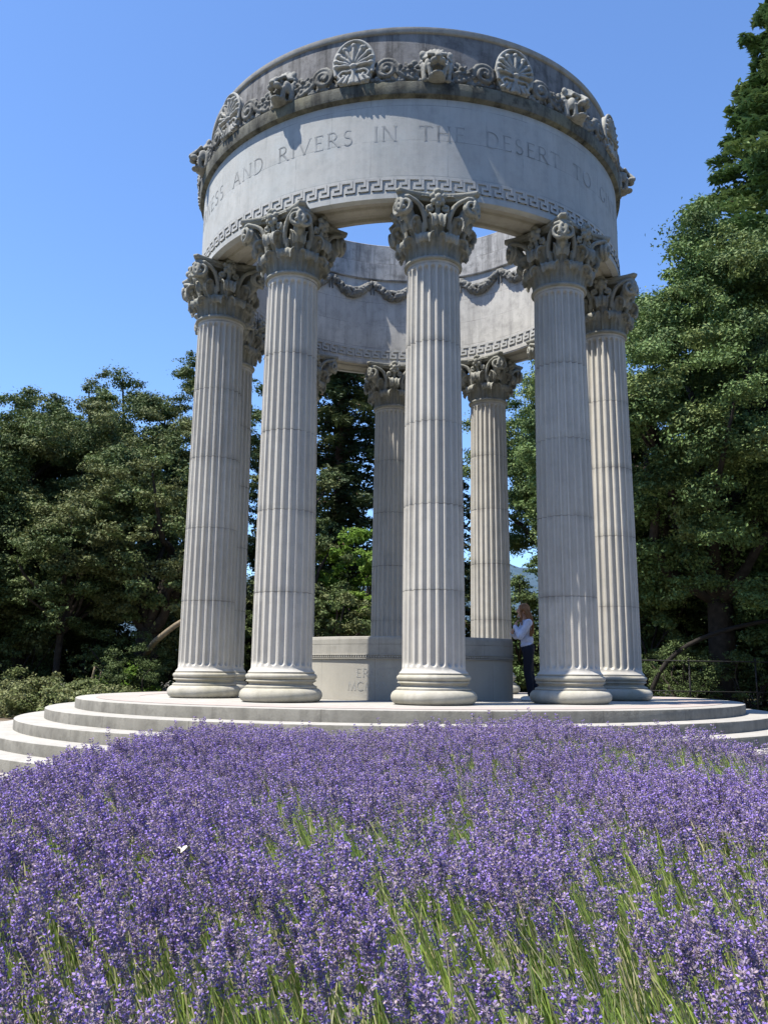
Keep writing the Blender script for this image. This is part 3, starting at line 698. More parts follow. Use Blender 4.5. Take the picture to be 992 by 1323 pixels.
# ================================================================== PERSON
def mat_simple(name, col, rough=.8): return plain(name, col, rough, .12, 14)
def build_person():
    root = thing('person', 'person with long light brown hair, pale top and navy trousers beside the parapet', 'person', (2.05, -1.52, 0))
    SK = mat_simple('skin', (0.50, 0.30, 0.21), .6); HA = mat_simple('light brown hair', (0.22, 0.105, 0.042), .5); TO = mat_simple('pale blue white cotton', (0.58, 0.62, 0.76)); TR = mat_simple('navy trousers', (0.012, 0.015, 0.028)); SH = mat_simple('white canvas shoes', (0.7, 0.7, 0.68)); EY = mat_simple('dark eyes', (.02, .015, .01), .3)
    # facing -X, left side towards the camera (-Y); lean of the hips to +X
    hipL, hipR = np.array([.02, -.085, .84]), np.array([.03, .085, .84])
    kneeL, ankL = np.array([.00, -.075, .46]), np.array([.05, -.06, .075])
    kneeR, ankR = np.array([.06, .07, .45]), np.array([.16, .06, .09])
    pel, wai, che, nek = np.array([.025, 0, .88]), np.array([.01, 0, 1.02]), np.array([-.005, 0, 1.20]), np.array([.0, 0, 1.36])
    shL, shR = np.array([.02, -.165, 1.305]), np.array([.01, .165, 1.305])
    elL, wrL = np.array([-.13, -.20, 1.07]), np.array([-.20, -.08, 1.24])
    elR, wrR = np.array([-.16, .17, 1.09]), np.array([-.24, .0, 1.13])
    hd = np.array([-.045, 0, 1.515])
    b = MB()
    b.ball(hd + [0, 0, .012], (.098, .076, .112)); b.ball(hd + [-.02, 0, -.05], (.066, .056, .066))          # skull, jaw
    b.capsule(nek + [0, 0, -.03], .054, hd + [.012, 0, -.06], .05)
    b.capsule(hd + [-.093, 0, .012], .010, hd + [-.115, 0, -.016], .014); b.ball(hd + [-.09, 0, -.085], (.022, .025, .02))   # nose, chin
    for s in (-1, 1):
        b.ball(hd + [-.078, .034 * s, .028], (.022, .022, .009)); b.ball(hd + [-.07, .04 * s, -.015], (.025, .024, .024)); b.ball(hd + [.005, .078 * s, -.005], (.02, .012, .032))
    b.ball(hd + [-.088, 0, -.052], (.012, .024, .006)); b.ball(hd + [-.087, 0, -.064], (.012, .021, .007))        # lips
    b.ball(che + [0, 0, .02], (.105, .15, .15)); b.ball(wai, (.09, .12, .13)); b.ball(pel, (.105, .15, .12)); b.ball(che + [-.06, -.06, -.02], .06); b.ball(che + [-.06, .06, -.02], .06)
    for sh_, el, wr in ((shL, elL, wrL), (shR, elR, wrR)):
        b.ball(sh_, .058); b.capsule(nek + [0, 0, -.05], .05, sh_, .055); b.capsule(sh_, .048, el, .038); b.capsule(el, .038, wr, .025)
    for h_, k_, a_ in ((hipL, kneeL, ankL), (hipR, kneeR, ankR)):
        b.capsule(h_, .085, k_, .055); b.capsule(k_, .055, k_ * .6 + a_ * .4 + [.015, 0, 0], .053); b.capsule(k_ * .6 + a_ * .4 + [.015, 0, 0], .053, a_, .036); b.capsule(a_ + [.02, 0, -.035], .036, a_ + [-.13, 0, -.05], .028)
    def hand(w, d, up, side):
        d = d / np.linalg.norm(d); up = up - d * (up @ d); up /= np.linalg.norm(up); sd = np.cross(d, up)
        b.capsule(w, .024, w + d * .06, .026); b.ball(w + d * .055, (.034, .03, .034))
        for j, (o_, L) in enumerate(((-.027, .066), (-.009, .076), (.009, .072), (.027, .056))):
            p0 = w + d * .075 + sd * o_; p1 = p0 + d * L * .45 + up * .006; p2 = p1 + d * L * .30 - up * .012; p3 = p2 + d * L * .2 - up * .02
            b.capsule(p0, .0095, p1, .009, n=8); b.capsule(p1, .009, p2, .0085, n=8); b.capsule(p2, .0085, p3, .0075, n=8)
        t0 = w + d * .02 + sd * side * -.024; t1 = t0 + d * .03 + sd * side * -.022; t2 = t1 + d * .028 - up * .01
        b.capsule(t0, .013, t1, .011, n=8); b.capsule(t1, .011, t2, .009, n=8)
    hand(wrL, np.array([.06, .05, .14]), np.array([-1., 0, 0]), 1); hand(wrR, np.array([-.02, -.14, .05]), np.array([-1., 0, .2]), 1)
    body_ = put('body', remeshed(b, 'body', SK, .0068, 1), root)
    for s in (-1, 1):
        e = MB(); e.ball(hd + [-.083, .033 * s, .012], (.011, .014, .008)); put('eye', e.mesh('eye', EY), root)
    pass
    c = MB()
    c.ball(che + [0, 0, .02], (.118, .165, .16)); c.ball(wai, (.112, .142, .14)); c.ball(wai + [0, 0, -.09], (.118, .155, .06)); c.ball(che + [-.06, -.06, -.02], .073); c.ball(che + [-.06, .06, -.02], .073)
    for sh_, el, wr in ((shL, elL, wrL), (shR, elR, wrR)):
        c.ball(sh_, .07); c.capsule(nek + [0, 0, -.06], .058, sh_, .066); c.capsule(sh_, .064, el, .056); c.capsule(el, .056, wr, .04)
    put('long_sleeved_top', remeshed(c, 'top', TO, .011, 2), root)
    c = MB(); c.ball(pel, (.12, .165, .13))
    for h_, k_, a_ in ((hipL, kneeL, ankL), (hipR, kneeR, ankR)):
        m_ = k_ * .6 + a_ * .4 + [.012, 0, 0]
        c.capsule(h_, .099, k_, .072); c.capsule(k_, .072, m_, .068); c.capsule(m_, .068, a_ + [0, 0, .03], .058)
    put('trousers', remeshed(c, 'trousers', TR, .011, 2), root)
    for a_ in (ankL, ankR):
        c = MB(); z = a_[2]
        c.capsule(a_ + [.03, 0, -.03], .042, a_ + [-.12, 0, -z + .042], .036); c.box((a_[0] - .045, a_[1], .016), (.125, .042, .014)); c.ball(a_ + [-.13, 0, -z + .036], (.05, .044, .034))
        c.ball(a_ + [.035, 0, -z + .04], (.045, .04, .04))
        put('shoe', remeshed(c, 'shoe', SH, .008, 1), root)
    c = MB(); c.ball(hd + [.018, 0, .03], (.103, .092, .112)); rg = np.random.default_rng(2)
    for k in range(26):
        s = -1 if k % 2 else 1; y = s * (.03 + .06 * rg.random()); x0 = .0 + .08 * rg.random(); L = .36 + .12 * rg.random()
        pts = catmull([hd + [x0 - .03, y * .9, .05], hd + [x0 + .04, y * 1.25, -.06], hd + [x0 + .075, y * 1.5, -.20], hd + [x0 + .06 + .03 * rg.random(), y * 1.5, -L]], 12)
        c.tube(pts, np.linspace(.030, .012, 12), 7)
    for s in (-1, 1):
        c.tube(catmull([hd + [-.05, .05 * s, .10], hd + [-.055, .085 * s, .0], hd + [-.04, .09 * s, -.12], hd + [-.045, .11 * s, -.25]], 12), np.linspace(.024, .012, 12), 7)
    put('hair', remeshed(c, 'hair', HA, .009, 1), root)
build_person()

# ================================================================== LAVENDER
def lavender():
    rg = np.random.default_rng(21)
    STEM = leafmat('lavender stems', (0.33, 0.47, 0.12), .35, .2, 3); PALE = leafmat('pale lavender stems', (0.46, 0.46, 0.30), .3, .2, 3); LEAF = leafmat('grey green lavender leaves', (0.13, 0.20, 0.055), .25, .25, 3)
    CAL = leafmat('mauve calyx', (0.26, 0.225, 0.31), .15, .35, 6, .8); FL1 = leafmat('violet florets', (0.28, 0.205, 0.66), .2, .2, 6, .8); FL2 = leafmat('lilac florets', (0.35, 0.27, 0.66), .2, .2, 6, .8); FL3 = leafmat('deep violet florets', (0.125, 0.09, 0.33), .2, .25, 6, .8); GREY = leafmat('faded grey florets', (0.31, 0.265, 0.32), .15, .25, 6, .8)
    mats = [STEM, PALE, LEAF, CAL, FL1, FL2, FL3, GREY]
    V, F, MI = [], [], []; nv = 0
    # bed outline in plan: x range as a function of y
    def half(y):
        t = np.clip((y + 16) / 7.0, 0, 1)
        left = -2.05 - .12 * np.sin(y * 1.3); right = 2.62 + .14 * np.sin(y * 1.7 + 1)
        left = np.where(y > -9.9, left + .9 * ((y + 9.9) / 1.0) ** 2, left); right = np.where(y > -9.9, right - .75 * ((y + 9.9) / 1.0) ** 2, right)
        return left, right
    ph = rg.random((12, 3)) * 6.28; fx = rg.normal(0, 1.5, (12, 2))
    def field(x, y, k0, sc):
        s = 0
        for j in range(k0, k0 + 4): s = s + np.sin(x * fx[j, 0] * sc + y * fx[j, 1] * sc + ph[j, 0])
        return s / 4
    patches = [(.13, -14.27, .16), (.02, -14.05, .12), (.60, -13.74, .14), (.38, -14.86, .13), (.30, -14.65, .14), (-.31, -13.23, .20), (-.32, -15.12, .32), (-.05, -15.12, .30), (.2, -14.35, .17), (.42, -14.75, .15), (-.16, -14.95, .16), (.79, -13.85, .14), (.55, -14.6, .07), (-.45, -14.95, .12), (.1, -12.6, .2), (2.0, -10.9, .35), (1.4, -10.7, .3), (-.6, -12.4, .2), (.5, -11.9, .25), (.85, -13.1, .2), (-.55, -14.55, .10)]
    def openness(x, y):
        d = np.zeros_like(x)
        for px, py, pr in patches: d = np.maximum(d, np.exp(-((x - px + .35 * (y - py)) ** 2 + ((y + .10 - py) * .62) ** 2) / (1.3 * pr) ** 2))
        return d
    def top(x, y):
        l, r = half(y); e = np.minimum(x - l, r - x); e = np.minimum(e, -8.93 - y)
        h = -.115 + .065 * field(x, y, 0, 1.3) + .055 * field(x, y, 4, 3.4)
        h = h - .13 * np.exp(-np.clip(e, 0, 9) / .16)
        e2 = np.minimum(x - l, r - x); u = np.clip((y + 12.2) / 2.4, 0, 1); h = h + (.062 + .045 * np.clip((x + .2) / .8, 0, 1)) * u * u * (3 - 2 * u) * (1 - 1.35 * np.exp(-(np.clip(e2, 0, 9) / .42) ** 2))
        h = h + .075 * np.exp(-((x - .75) / .5) ** 2 - ((y + 9.6) / .7) ** 2) + .05 * np.exp(-((x - 2.1) / .5) ** 2 - ((y + 9.6) / .8) ** 2)
        h = h + .15 * np.exp(-((x + 1.7) / .6) ** 2 - ((y + 11.3) / 1.3) ** 2)
        return h - .035 * openness(x, y)
    # --- spike templates along +Z, starting at z=0
    def template(level, seed):
        r = np.random.default_rng(seed); v, f, m = [], [], []
        def q(c, d, s1, s2, mt):
            d = d / np.linalg.norm(d); t = np.cross(d, r.normal(0, 1, 3)); t /= np.linalg.norm(t); b_ = np.cross(d, t)
            i = len(v); v.extend([c - t * s1 * .5, c + d * s2 * .5 - b_ * s1 * .45, c + d * s2 + t * s1 * .3, c + d * s2 * .45 + b_ * s1 * .5]); f.append([i, i + 1, i + 2, i + 3]); m.append(mt)
        nw = {0: 8, 1: 7, 2: 5}[level]; k = {0: 10, 1: 8, 2: 6}[level]; Ls = .040 + .022 * r.random(); big = (1.0, 1.12, 1.35)[level]
        bloom = .25 + .55 * r.random()
        for w in range(nw):
            t = w / (nw - 1); z = Ls * t ** .92 - (.014 if w == 0 and r.random() < .6 else 0); rad = .0066 * (1 - .45 * t * t) * (.9 + .25 * r.random())
            for j in range(k):
                a = (j + .5 * (w % 2)) / k * 2 * PI + r.random() * .4; d = np.array([math.cos(a), math.sin(a), .75 + .3 * r.random()])
                cc = np.array([rad * .35 * math.cos(a), rad * .35 * math.sin(a), z])
                q(cc, d, .0036 * big, .0075 * big, 3)
                if r.random() < bloom: q(cc + d * .0045, d + r.normal(0, .35, 3), .0043 * big, .0050 * big, [4, 4, 4, 5, 6, 7][int(r.random() * 6)])
        return np.array(v), np.array(f), np.array(m)
    tmpl = {l: [template(l, 100 * l + s) for s in range(7)] for l in (0, 1, 2)}
    def emit(level, ti, base, D, sc):
        nonlocal nv
        v, f, m = tmpl[level][ti]; n = len(base)
        if not n: return
        up = D / np.linalg.norm(D, axis=1)[:, None]; a = rg.random(n) * 6.28
        x = np.cross(up, np.stack([np.cos(a), np.sin(a), np.zeros(n)], 1)); x /= np.linalg.norm(x, axis=1)[:, None]; y = np.cross(up, x)
        Vn = base[:, None, :] + sc[:, None, None] * (v[None, :, 0:1] * x[:, None] + v[None, :, 1:2] * y[:, None] + v[None, :, 2:3] * up[:, None])
        V.append(Vn.reshape(-1, 3)); F.append((f[None] + (np.arange(n) * len(v))[:, None, None]).reshape(-1, 4) + nv); MI.append(np.tile(m, n)); nv += n * len(v)
    def ribbons(p0, p1, p2, w, mt):
        """bent tapering blades"""
        nonlocal nv
        n = len(p0); d = p2 - p0; s = np.cross(d, rg.normal(0, 1, (n, 3))); s /= np.linalg.norm(s, axis=1)[:, None] + 1e-9; w = np.broadcast_to(w, (n,))[:, None]
        vv = np.stack([p0 - s * w, p0 + s * w, p1 - s * w * .9, p1 + s * w * .9, p2 - s * w * .55, p2 + s * w * .55], 1)
        V.append(vv.reshape(-1, 3)); b = (np.arange(n) * 6)[:, None]
        F.append(np.concatenate([b + [0, 1, 3, 2], b + [2, 3, 5, 4]]) + nv); MI.append(np.concatenate([mt, mt])); nv += n * 6
    def sample(n, y0, y1):
        y = y0 + (y1 - y0) * rg.random(n); l, r = half(y); return l + (r - l) * rg.random(n), y
    for (y0, y1, dens, lev) in ((-15.75, -14.2, 880, 0), (-14.2, -12.6, 900, 1), (-12.6, -10.6, 920, 1), (-10.6, -8.93, 900, 2)):
        n = int(dens * (y1 - y0) * 4.6); x, y = sample(n, y0, y1)
        # keep only what the frame could see from nearby positions
        dist = y + 16.67; keep = np.abs(x) < .62 * dist + .55
        op = openness(x, y); clump = field(x, y, 8, 2.2)
        keep &= rg.random(n) > np.clip(op * 1.08, 0, .97); keep &= rg.random(n) < .78 + .6 * clump
        x, y, op = x[keep], y[keep], op[keep]; n = len(x)
        # depth below the canopy top: most heads near the top, some deeper
        dz = np.abs(rg.normal(0, .075, n)); dz += (rg.random(n) < .25) * rg.random(n) * .10; tall = rg.random(n) < (.03 + .09 * (y > -11.2))
        z = top(x, y) - dz + tall * .07 * rg.random(n)
        gust = .30 + .16 * field(x, y, 2, 1.0)
        D = np.stack([-gust + rg.normal(0, .20, n), rg.normal(.02, .20, n), np.ones(n)], 1)
        base = np.stack([x, y, z], 1); sc = 1.0 + .6 * rg.random(n)
        ti = rg.integers(0, 7, n)
        for k in range(7):
            s = ti == k; emit(lev, k, base[s], D[s], sc[s])
        L = .30 + .16 * rg.random(n); p2 = base; p1 = p2 - D * (L * .5)[:, None] + rg.normal(0, .01, (n, 3)); p0 = p1 - (D * np.array([1.0, 1, 1])) * (L * .5)[:, None] + rg.normal(0, .02, (n, 3))
        mt = np.where(rg.random(n) < .5, 1, 0)
        ribbons(p0, p1, p2, .0014 + .0009 * rg.random(n) + .0009 * (dist[keep] > 3.5), mt)
        # stems without open heads and leafy undergrowth
        n2 = int(n * 2.6); x, y = sample(n2, y0, y1); dist2 = y + 16.67; k2 = np.abs(x) < .62 * dist2 + .55; x, y = x[k2], y[k2]; n2 = len(x)
        op = openness(x, y); zt = top(x, y) - .035 - .17 * rg.random(n2) + op * .03
        D = np.stack([-.38 + rg.normal(0, .20, n2), rg.normal(.02, .22, n2), np.ones(n2)], 1); L = .22 + .2 * rg.random(n2)
        p2 = np.stack([x, y, zt], 1); p1 = p2 - D * (L * .5)[:, None]; p0 = p1 - D * (L * .5)[:, None] * np.array([.6, .6, 1])
        ribbons(p0, p1, p2, .0015 + .0013 * rg.random(n2), rg.choice([0, 1, 2], n2, p=[.42, .33, .25]))
        # extra bright blades in the open patches
        n3 = int(n * 2.6); x, y = sample(n3, y0, y1); k3 = (rg.random(n3) < openness(x, y) * 1.0); x, y = x[k3], y[k3]; n3 = len(x)
        if n3:
            zt = top(x, y) - .02 - .10 * rg.random(n3); D = np.stack([-.42 + rg.normal(0, .17, n3), rg.normal(0, .16, n3), np.ones(n3)], 1); L = .28 + .16 * rg.random(n3)
            p2 = np.stack([x, y, zt], 1); p1 = p2 - D * (L * .5)[:, None]; p0 = p1 - D * (L * .5)[:, None]
            ribbons(p0, p1, p2, .0011 + .0010 * rg.random(n3), np.where(rg.random(n3) < .8, 0, 1))
    # dense grey-green skirt of leaves low in the bushes
    n = 52000; x, y = sample(n, -15.75, -8.95); z = top(x, y) - .30 - .30 * rg.random(n)
    D = np.stack([-.25 + rg.normal(0, .5, n), rg.normal(0, .5, n), np.ones(n)], 1); L = .07 + .07 * rg.random(n); p2 = np.stack([x, y, z], 1)
    p1 = p2 - D * (L * .5)[:, None]; p0 = p1 - D * (L * .5)[:, None]
    ribbons(p0, p1, p2, .004 + .003 * rg.random(n), np.full(n, 2))
    Vc = np.concatenate(V); Fc = np.concatenate(F); Mc = np.concatenate(MI)
    mb = MB(); mb.V = [Vc]; mb.n = len(Vc); me = None
    mb.F = [(Fc[Mc == k], k) for k in range(8) if (Mc == k).any()]
    me = mb.mesh('lavender', mats, False)
    o = put('lavender', me); o['kind'] = 'stuff'; o['label'] = 'dense bed of blooming purple lavender with green stems in front of the steps'; o['category'] = 'lavender'
    # soil of the bed
    yy = np.linspace(-16.2, -8.9, 40); l, r = half(yy); P = np.zeros((40, 2, 3)); P[:, 0] = np.stack([l - .15, yy, np.full(40, GZ + .012)], 1); P[:, 1] = np.stack([r + .15, yy, np.full(40, GZ + .012)], 1)
    m2 = MB(); m2.grid(P); s = put('soil_bed', m2.mesh('soil_bed', plain('dark bed soil', (.05, .04, .03), .95, .4, 12), False)); s['kind'] = 'structure'
    return top
LTOP = lavender()

# pale butterfly settled on the flowers
bx, by = -.68, -13.95; bz = float(LTOP(np.array([bx]), np.array([by]))[0]) + .055
bf = thing('butterfly', 'small cream white butterfly settled on the lavender heads', 'butterfly', (bx, by, bz), RAD(-25))
WH = plain('cream wings', (.50, .46, .38), .7, .15, 60); BD = plain('butterfly body', (.10, .08, .05), .8)
mb = MB(); mb.tube([(-.013, 0, 0), (-.006, 0, .002), (.004, 0, .003), (.011, 0, .004)], [.001, .0022, .0028, .0016], 8); mb.ball((.013, 0, .005), .0021)
for s in (-1, 1): mb.tube([(.014, 0, .006), (.019, .003 * s, .011), (.022, .006 * s, .014)], .0003, 4)
put('body', mb.mesh('butterfly_body', BD), bf)
for s in (-1, 1):
    for (name, pts) in (('forewing', [(0.006, 0), (.014, .010), (.019, .022), (.014, .027), (.004, .023), (-.001, .008)]), ('hindwing', [(0, 0), (-.001, .016), (-.008, .021), (-.016, .016), (-.016, .007), (-.008, .001)])):
        p = np.array(pts); n = len(p); v = np.column_stack([p[:, 0], s * p[:, 1] * .75, .004 + p[:, 1] * .75]); w = v + [0, -s * .0004, .0004]
        m_ = MB(); m_.add(np.concatenate([v, w]), [[i, (i + 1) % n, n + (i + 1) % n, n + i] for i in range(n)]); m_.F.append((np.array([list(range(n))]), 0)); m_.F.append((np.array([list(range(2 * n - 1, n - 1, -1))]), 0))
        put(name, m_.mesh(name, WH, False), bf)

# ================================================================== TREES
def leaf_quads(C, Nrm, size, rg, aspect=.55):
    n = len(C); Nrm = Nrm / (np.linalg.norm(Nrm, axis=1)[:, None] + 1e-9)
    t = np.cross(Nrm, rg.normal(0, 1, (n, 3))); t /= np.linalg.norm(t, axis=1)[:, None] + 1e-9; b = np.cross(Nrm, t)
    s = np.broadcast_to(size, (n,))[:, None]; w = s * aspect
    V = np.stack([C - t * s, C - b * w + Nrm * s * .15, C + t * s, C + b * w + Nrm * s * .15], 1)
    return V.reshape(-1, 3), (np.arange(n) * 4)[:, None] + np.array([0, 1, 2, 3])
def crown_mesh(clumps, rg, mats, leaf, dens, flat=.7, name='crown'):
    """clumps: array of x,y,z,r"""
    per = [[], [], []]; V = []; mb = MB()
    for c in clumps:
        n = int(dens * c[3] ** 2); m_ = 7
        so = rg.normal(0, 1, (m_, 3)); so /= np.linalg.norm(so, axis=1)[:, None]; so *= (c[3] * (.30 + .62 * rg.random(m_)))[:, None]; ss = c[3] * (.13 + .17 * rg.random(m_))
        wi = rg.integers(0, m_, n); g_ = rg.normal(0, 1, (n, 3)); d = g_ / np.linalg.norm(g_, axis=1)[:, None]
        P = c[:3] + (so[wi] + g_ * ss[wi][:, None] * np.array([1.25, 1.25, .75])) * np.array([1, 1, flat])
        nr = d * .45 + so[wi] / c[3] * .35 + rg.normal(0, .5, (n, 3)) + np.array([0, 0, .5])
        v, f = leaf_quads(P, nr, leaf * (.5 + 1.0 * rg.random(n) ** 1.4), rg); k = int(rg.choice(len(mats), p=[.4, .38, .22] if len(mats) == 3 else None))
        mk = np.where(rg.random(n) < .75, k, rg.integers(0, len(mats), n))
        for q in range(len(mats)):
            s = mk == q
            if s.any(): mb.add(v.reshape(-1, 4, 3)[s].reshape(-1, 3), (np.arange(s.sum()) * 4)[:, None] + np.array([0, 1, 2, 3]), q)
    return mb.mesh(name, mats, False)
def limb_curve(p0, p1, rg, wob=.12, n=9):
    p0 = np.asarray(p0, float); p1 = np.asarray(p1, float); L = np.linalg.norm(p1 - p0); m = [p0]
    for t in (.33, .66): m.append(p0 + (p1 - p0) * t + rg.normal(0, wob * L * .5, 3) + np.array([0, 0, .06 * L]))
    m.append(p1); return catmull(m, n)
def broadleaf(label, loc, H, R, seed, mats, leaf=.056, dens=2100, base=.18, lean=(0, 0), nclump=90, tr=.28, group='broadleaf evergreen trees around the temple', bark='bark', squash=1.0, cr=(.11, .22), shell=.5, name='evergreen_oak', cat='tree', fill=1.0):
    rg = np.random.default_rng(seed); root = thing(name, label, cat, (loc[0], loc[1], GZ), rg.random() * .6 - .3, group)
    cz = H * (base + (1 - base) * .52); hz = H * (1 - base) * .5
    C = []
    lob = rg.random((6, 3)) * 6.28
    nclump = int(nclump * 1.75)
    while len(C) < nclump:
        d = rg.normal(0, 1, 3); d /= np.linalg.norm(d); q = shell + (1 - shell) * rg.random() ** .7
        k = 1 + .20 * math.sin(3 * math.atan2(d[1], d[0]) + lob[0, 0]) + .14 * math.sin(4 * d[2] + lob[1, 0]) + .12 * math.sin(5 * d[0] + 4 * d[1] + lob[2, 0])
        k = min(k, 1.10); r = R * rg.uniform(*cr); p = np.array([d[0] * (R - r * .6), d[1] * (R - r * .6), d[2] * (hz - r * .4) * squash]) * q * k
        p = p + np.array([lean[0] * (p[2] + hz) / (2 * hz), lean[1] * (p[2] + hz) / (2 * hz), cz]); C.append([*p, r])
    C = np.array(C)
    put('crown', crown_mesh(C, rg, [M[m] for m in mats], leaf, dens * fill), root)
    mb = MB(); fork = np.array([lean[0] * .15, lean[1] * .15, H * min(.34, base + .14)])
    tp = catmull([(0, 0, -.1), (rg.normal(0, .1), rg.normal(0, .1), fork[2] * .5), fork], 9); mb.tube(tp, tr * np.array([1.5, 1.15, 1.02, .98, .95, .92, .9, .9, .88]), 10)
    order = np.argsort(rg.random(len(C)))[:16]
    for k in order:
        e = C[k][:3]; mb.tube(limb_curve(fork + np.array([0, 0, -.2]), e, rg), np.linspace(tr * .55, .03, 9), 7)
    put('trunk', mb.mesh('trunk', M[bark]), root)
    return root
def conifer(label, loc, H, R, seed, mats=('con1', 'con2'), nb=170, lpb=170, base=.06, leaf=.16, group='tall conifers behind the temple', power=.8, droop=-.18, tr=.4):
    rg = np.random.default_rng(seed); root = thing('redwood_tree', label, 'tree', (loc[0], loc[1], GZ), 0, group)
    mbT = MB(); mbT.tube([(0, 0, -.1), (0, 0, H * .3), (0, 0, H * .7), (0, 0, H * .985)], [tr * 1.2, tr * .85, tr * .45, .04], 10)
    mb = MB()
    for i in range(nb):
        u = base + (1 - base) * (i + rg.random()) / nb; z = H * u; L = R * ((1 - u) / (1 - base)) ** power * rg.uniform(.65, 1.12) + .35
        a = i * 2.4 + rg.normal(0, .4); dz = droop * L + rg.normal(0, .06) * L
        end = np.array([math.cos(a) * L, math.sin(a) * L, z + dz]); mid = np.array([math.cos(a) * L * .5, math.sin(a) * L * .5, z + dz * .2 + .05 * L]); p = catmull([(0, 0, z), mid, end], 7)
        mbT.tube(p, np.linspace(.05 * L / R + .025, .012, 7), 5)
        n = int(lpb * (.4 + L / R)); t = rg.random(n) ** .75; q = np.stack([np.interp(t * 6, np.arange(7), p[:, k]) for k in range(3)], 1)
        side = np.array([-math.sin(a), math.cos(a), 0]); w = (.10 + .24 * L * (1 - np.abs(t - .55))) * .62
        q = q + side * (rg.uniform(-1, 1, n) * w)[:, None] + np.array([0, 0, 1]) * (rg.normal(-.06, .12, n))[:, None]
        nr = np.stack([rg.normal(0, .45, n), rg.normal(0, .45, n), np.ones(n)], 1); v, f = leaf_quads(q, nr, leaf * (.6 + .8 * rg.random(n)), rg, .38)
        k = 0 if rg.random() < .55 else 1; mb.add(v, f, k)
    put('crown', mb.mesh('crown', [M[m] for m in mats], False), root); put('trunk', mbT.mesh('trunk', M['redbark']), root)
    return root

LO = ('oak1', 'oak2', 'oak3'); RO_ = ('oakr1', 'oakr2', 'oakr3')
# left of the temple
broadleaf('leftmost dark oak, cut by the edge of the photo', (-18.2, 15.8), 12.0, 5.4, 1, LO, base=.08, nclump=105)
broadleaf('big dark oak at the left with a sunlit rounded top', (-14.0, 14.6), 11.5, 4.9, 2, LO, base=.12, nclump=150, cr=(.09, .18))
broadleaf('dark pointed tree poking above the left oaks', (-15.1, 23.3), 14.9, 2.1, 3, LO, base=.3, nclump=60, cr=(.16, .32), squash=1.05)
broadleaf('tall oak behind the left columns with gaps of sky', (-10.9, 21.3), 15.2, 4.3, 4, LO, base=.12, nclump=95)
broadleaf('lighter olive oak leaning out just left of the leftmost column', (-8.9, 13.0), 9.4, 3.2, 5, ('oak2', 'oak3', 'oak3'), base=.16, nclump=90, cr=(.1, .2), lean=(.6, -.5), tr=.42)
broadleaf('oak at the far left with low grey green boughs', (-16.6, 11.6), 8.4, 3.3, 6, LO, base=.14, nclump=60)
broadleaf('slender dark oak with a thin straight trunk at the left', (-11.6, 12.4), 8.0, 2.7, 7, LO, base=.24, nclump=44, tr=.13)
broadleaf('dark oak filling the gap beside the leftmost pair of columns', (-6.6, 20.5), 13.8, 3.8, 8, LO, base=.06, nclump=86)
# behind
conifer('dark layered conifer showing sky between its branches, left of the back columns', (-3.4, 25.5), 21.0, 5.8, 9, lpb=330, nb=180, base=.05)
broadleaf('grey green oak low behind the second front column', (-4.3, 17.2), 7.8, 2.4, 10, LO, base=.06, nclump=50)
broadleaf('fresh light green young tree beside the back column', (-2.0, 17.6), 7.4, 2.0, 12, ('lime1', 'lime2', 'lime1'), base=.2, nclump=46, tr=.1, leaf=.075, name='young_tree')
broadleaf('dark shrubby tree under the light green one', (-3.0, 15.6), 4.8, 2.2, 13, LO, base=.03, nclump=46, tr=.12)
conifer('thin conifer glimpsed at the right edge of the nearest column', (2.3, 33.0), 17.5, 2.8, 14, lpb=170, nb=120)
broadleaf('broad tree with hanging boughs behind the fourth front column', (7.3, 21.6), 15.8, 4.4, 15, RO_, base=.34, nclump=95, lean=(-.9, 0))
broadleaf('dense low evergreen behind the standing person', (5.4, 19.5), 5.9, 2.6, 16, ('oak1', 'oak2', 'oakr2'), base=.03, nclump=62, tr=.1)
# right
broadleaf('large bright green evergreen tree right of the temple', (10.3, 12.3), 16.4, 6.2, 17, RO_, base=.10, nclump=215, cr=(.08, .16), shell=.58, tr=.45)
broadleaf('massive evergreen at the right edge with a dark hollow underneath', (14.6, 9.8), 15.2, 6.0, 18, RO_, base=.12, nclump=190, cr=(.08, .16), shell=.58, tr=.5)
broadleaf('mid height evergreen tucked beside the rightmost column', (9.0, 17.5), 13.4, 4.0, 19, RO_, base=.06, nclump=90)
conifer('tall redwood rising above the trees at the right edge', (18.6, 21.3), 36.5, 13.5, 20, mats=('red1', 'red2'), nb=420, lpb=520, leaf=.2, power=1.0, droop=-.03, tr=.7)
broadleaf('low yellowish green shrubby tree by the rightmost column base', (8.6, 14.6), 5.4, 2.0, 22, ('oakr2', 'oakr3', 'oakr3'), base=.04, nclump=40, tr=.1)
broadleaf('dark low tree in the shade at the right edge', (13.6, 14.0), 6.6, 3.6, 23, ('oak1', 'oakr1', 'oakr2'), base=.02, nclump=64, tr=.15)
# shrubs in the shade that close the view below the crowns
SHL = 'dark shrub half hidden in the deep shade under the trees'
def dup(root, loc, rz, sc):
    r = root.copy(); COL.objects.link(r); r.location = loc; r.rotation_euler = (0, 0, rz); r.scale = (sc, sc, sc)
    for ch in root.children:
        c = ch.copy(); COL.objects.link(c); c.parent = r
    return r
def shrub(loc, H, R_, seed): return broadleaf(SHL, loc, H, R_, seed, ('oak1', 'oak1', 'oak2'), base=.0, nclump=34, tr=.08, group='dark shrubs under the trees', name='shade_shrub', dens=760, cat='shrub')
proto = [shrub((-13.0, 17.6), 4.4, 2.4, 41), shrub((10.4, 15.4), 4.6, 2.4, 42)]
broadleaf('broad dark oak at the very left edge, behind the others', (-22.0, 19.5), 13.6, 4.8, 45, LO, base=.08, nclump=95)
broadleaf('dark oak whose crown levels the skyline at the far left', (-16.4, 19.2), 13.3, 4.2, 46, LO, base=.1, nclump=90)
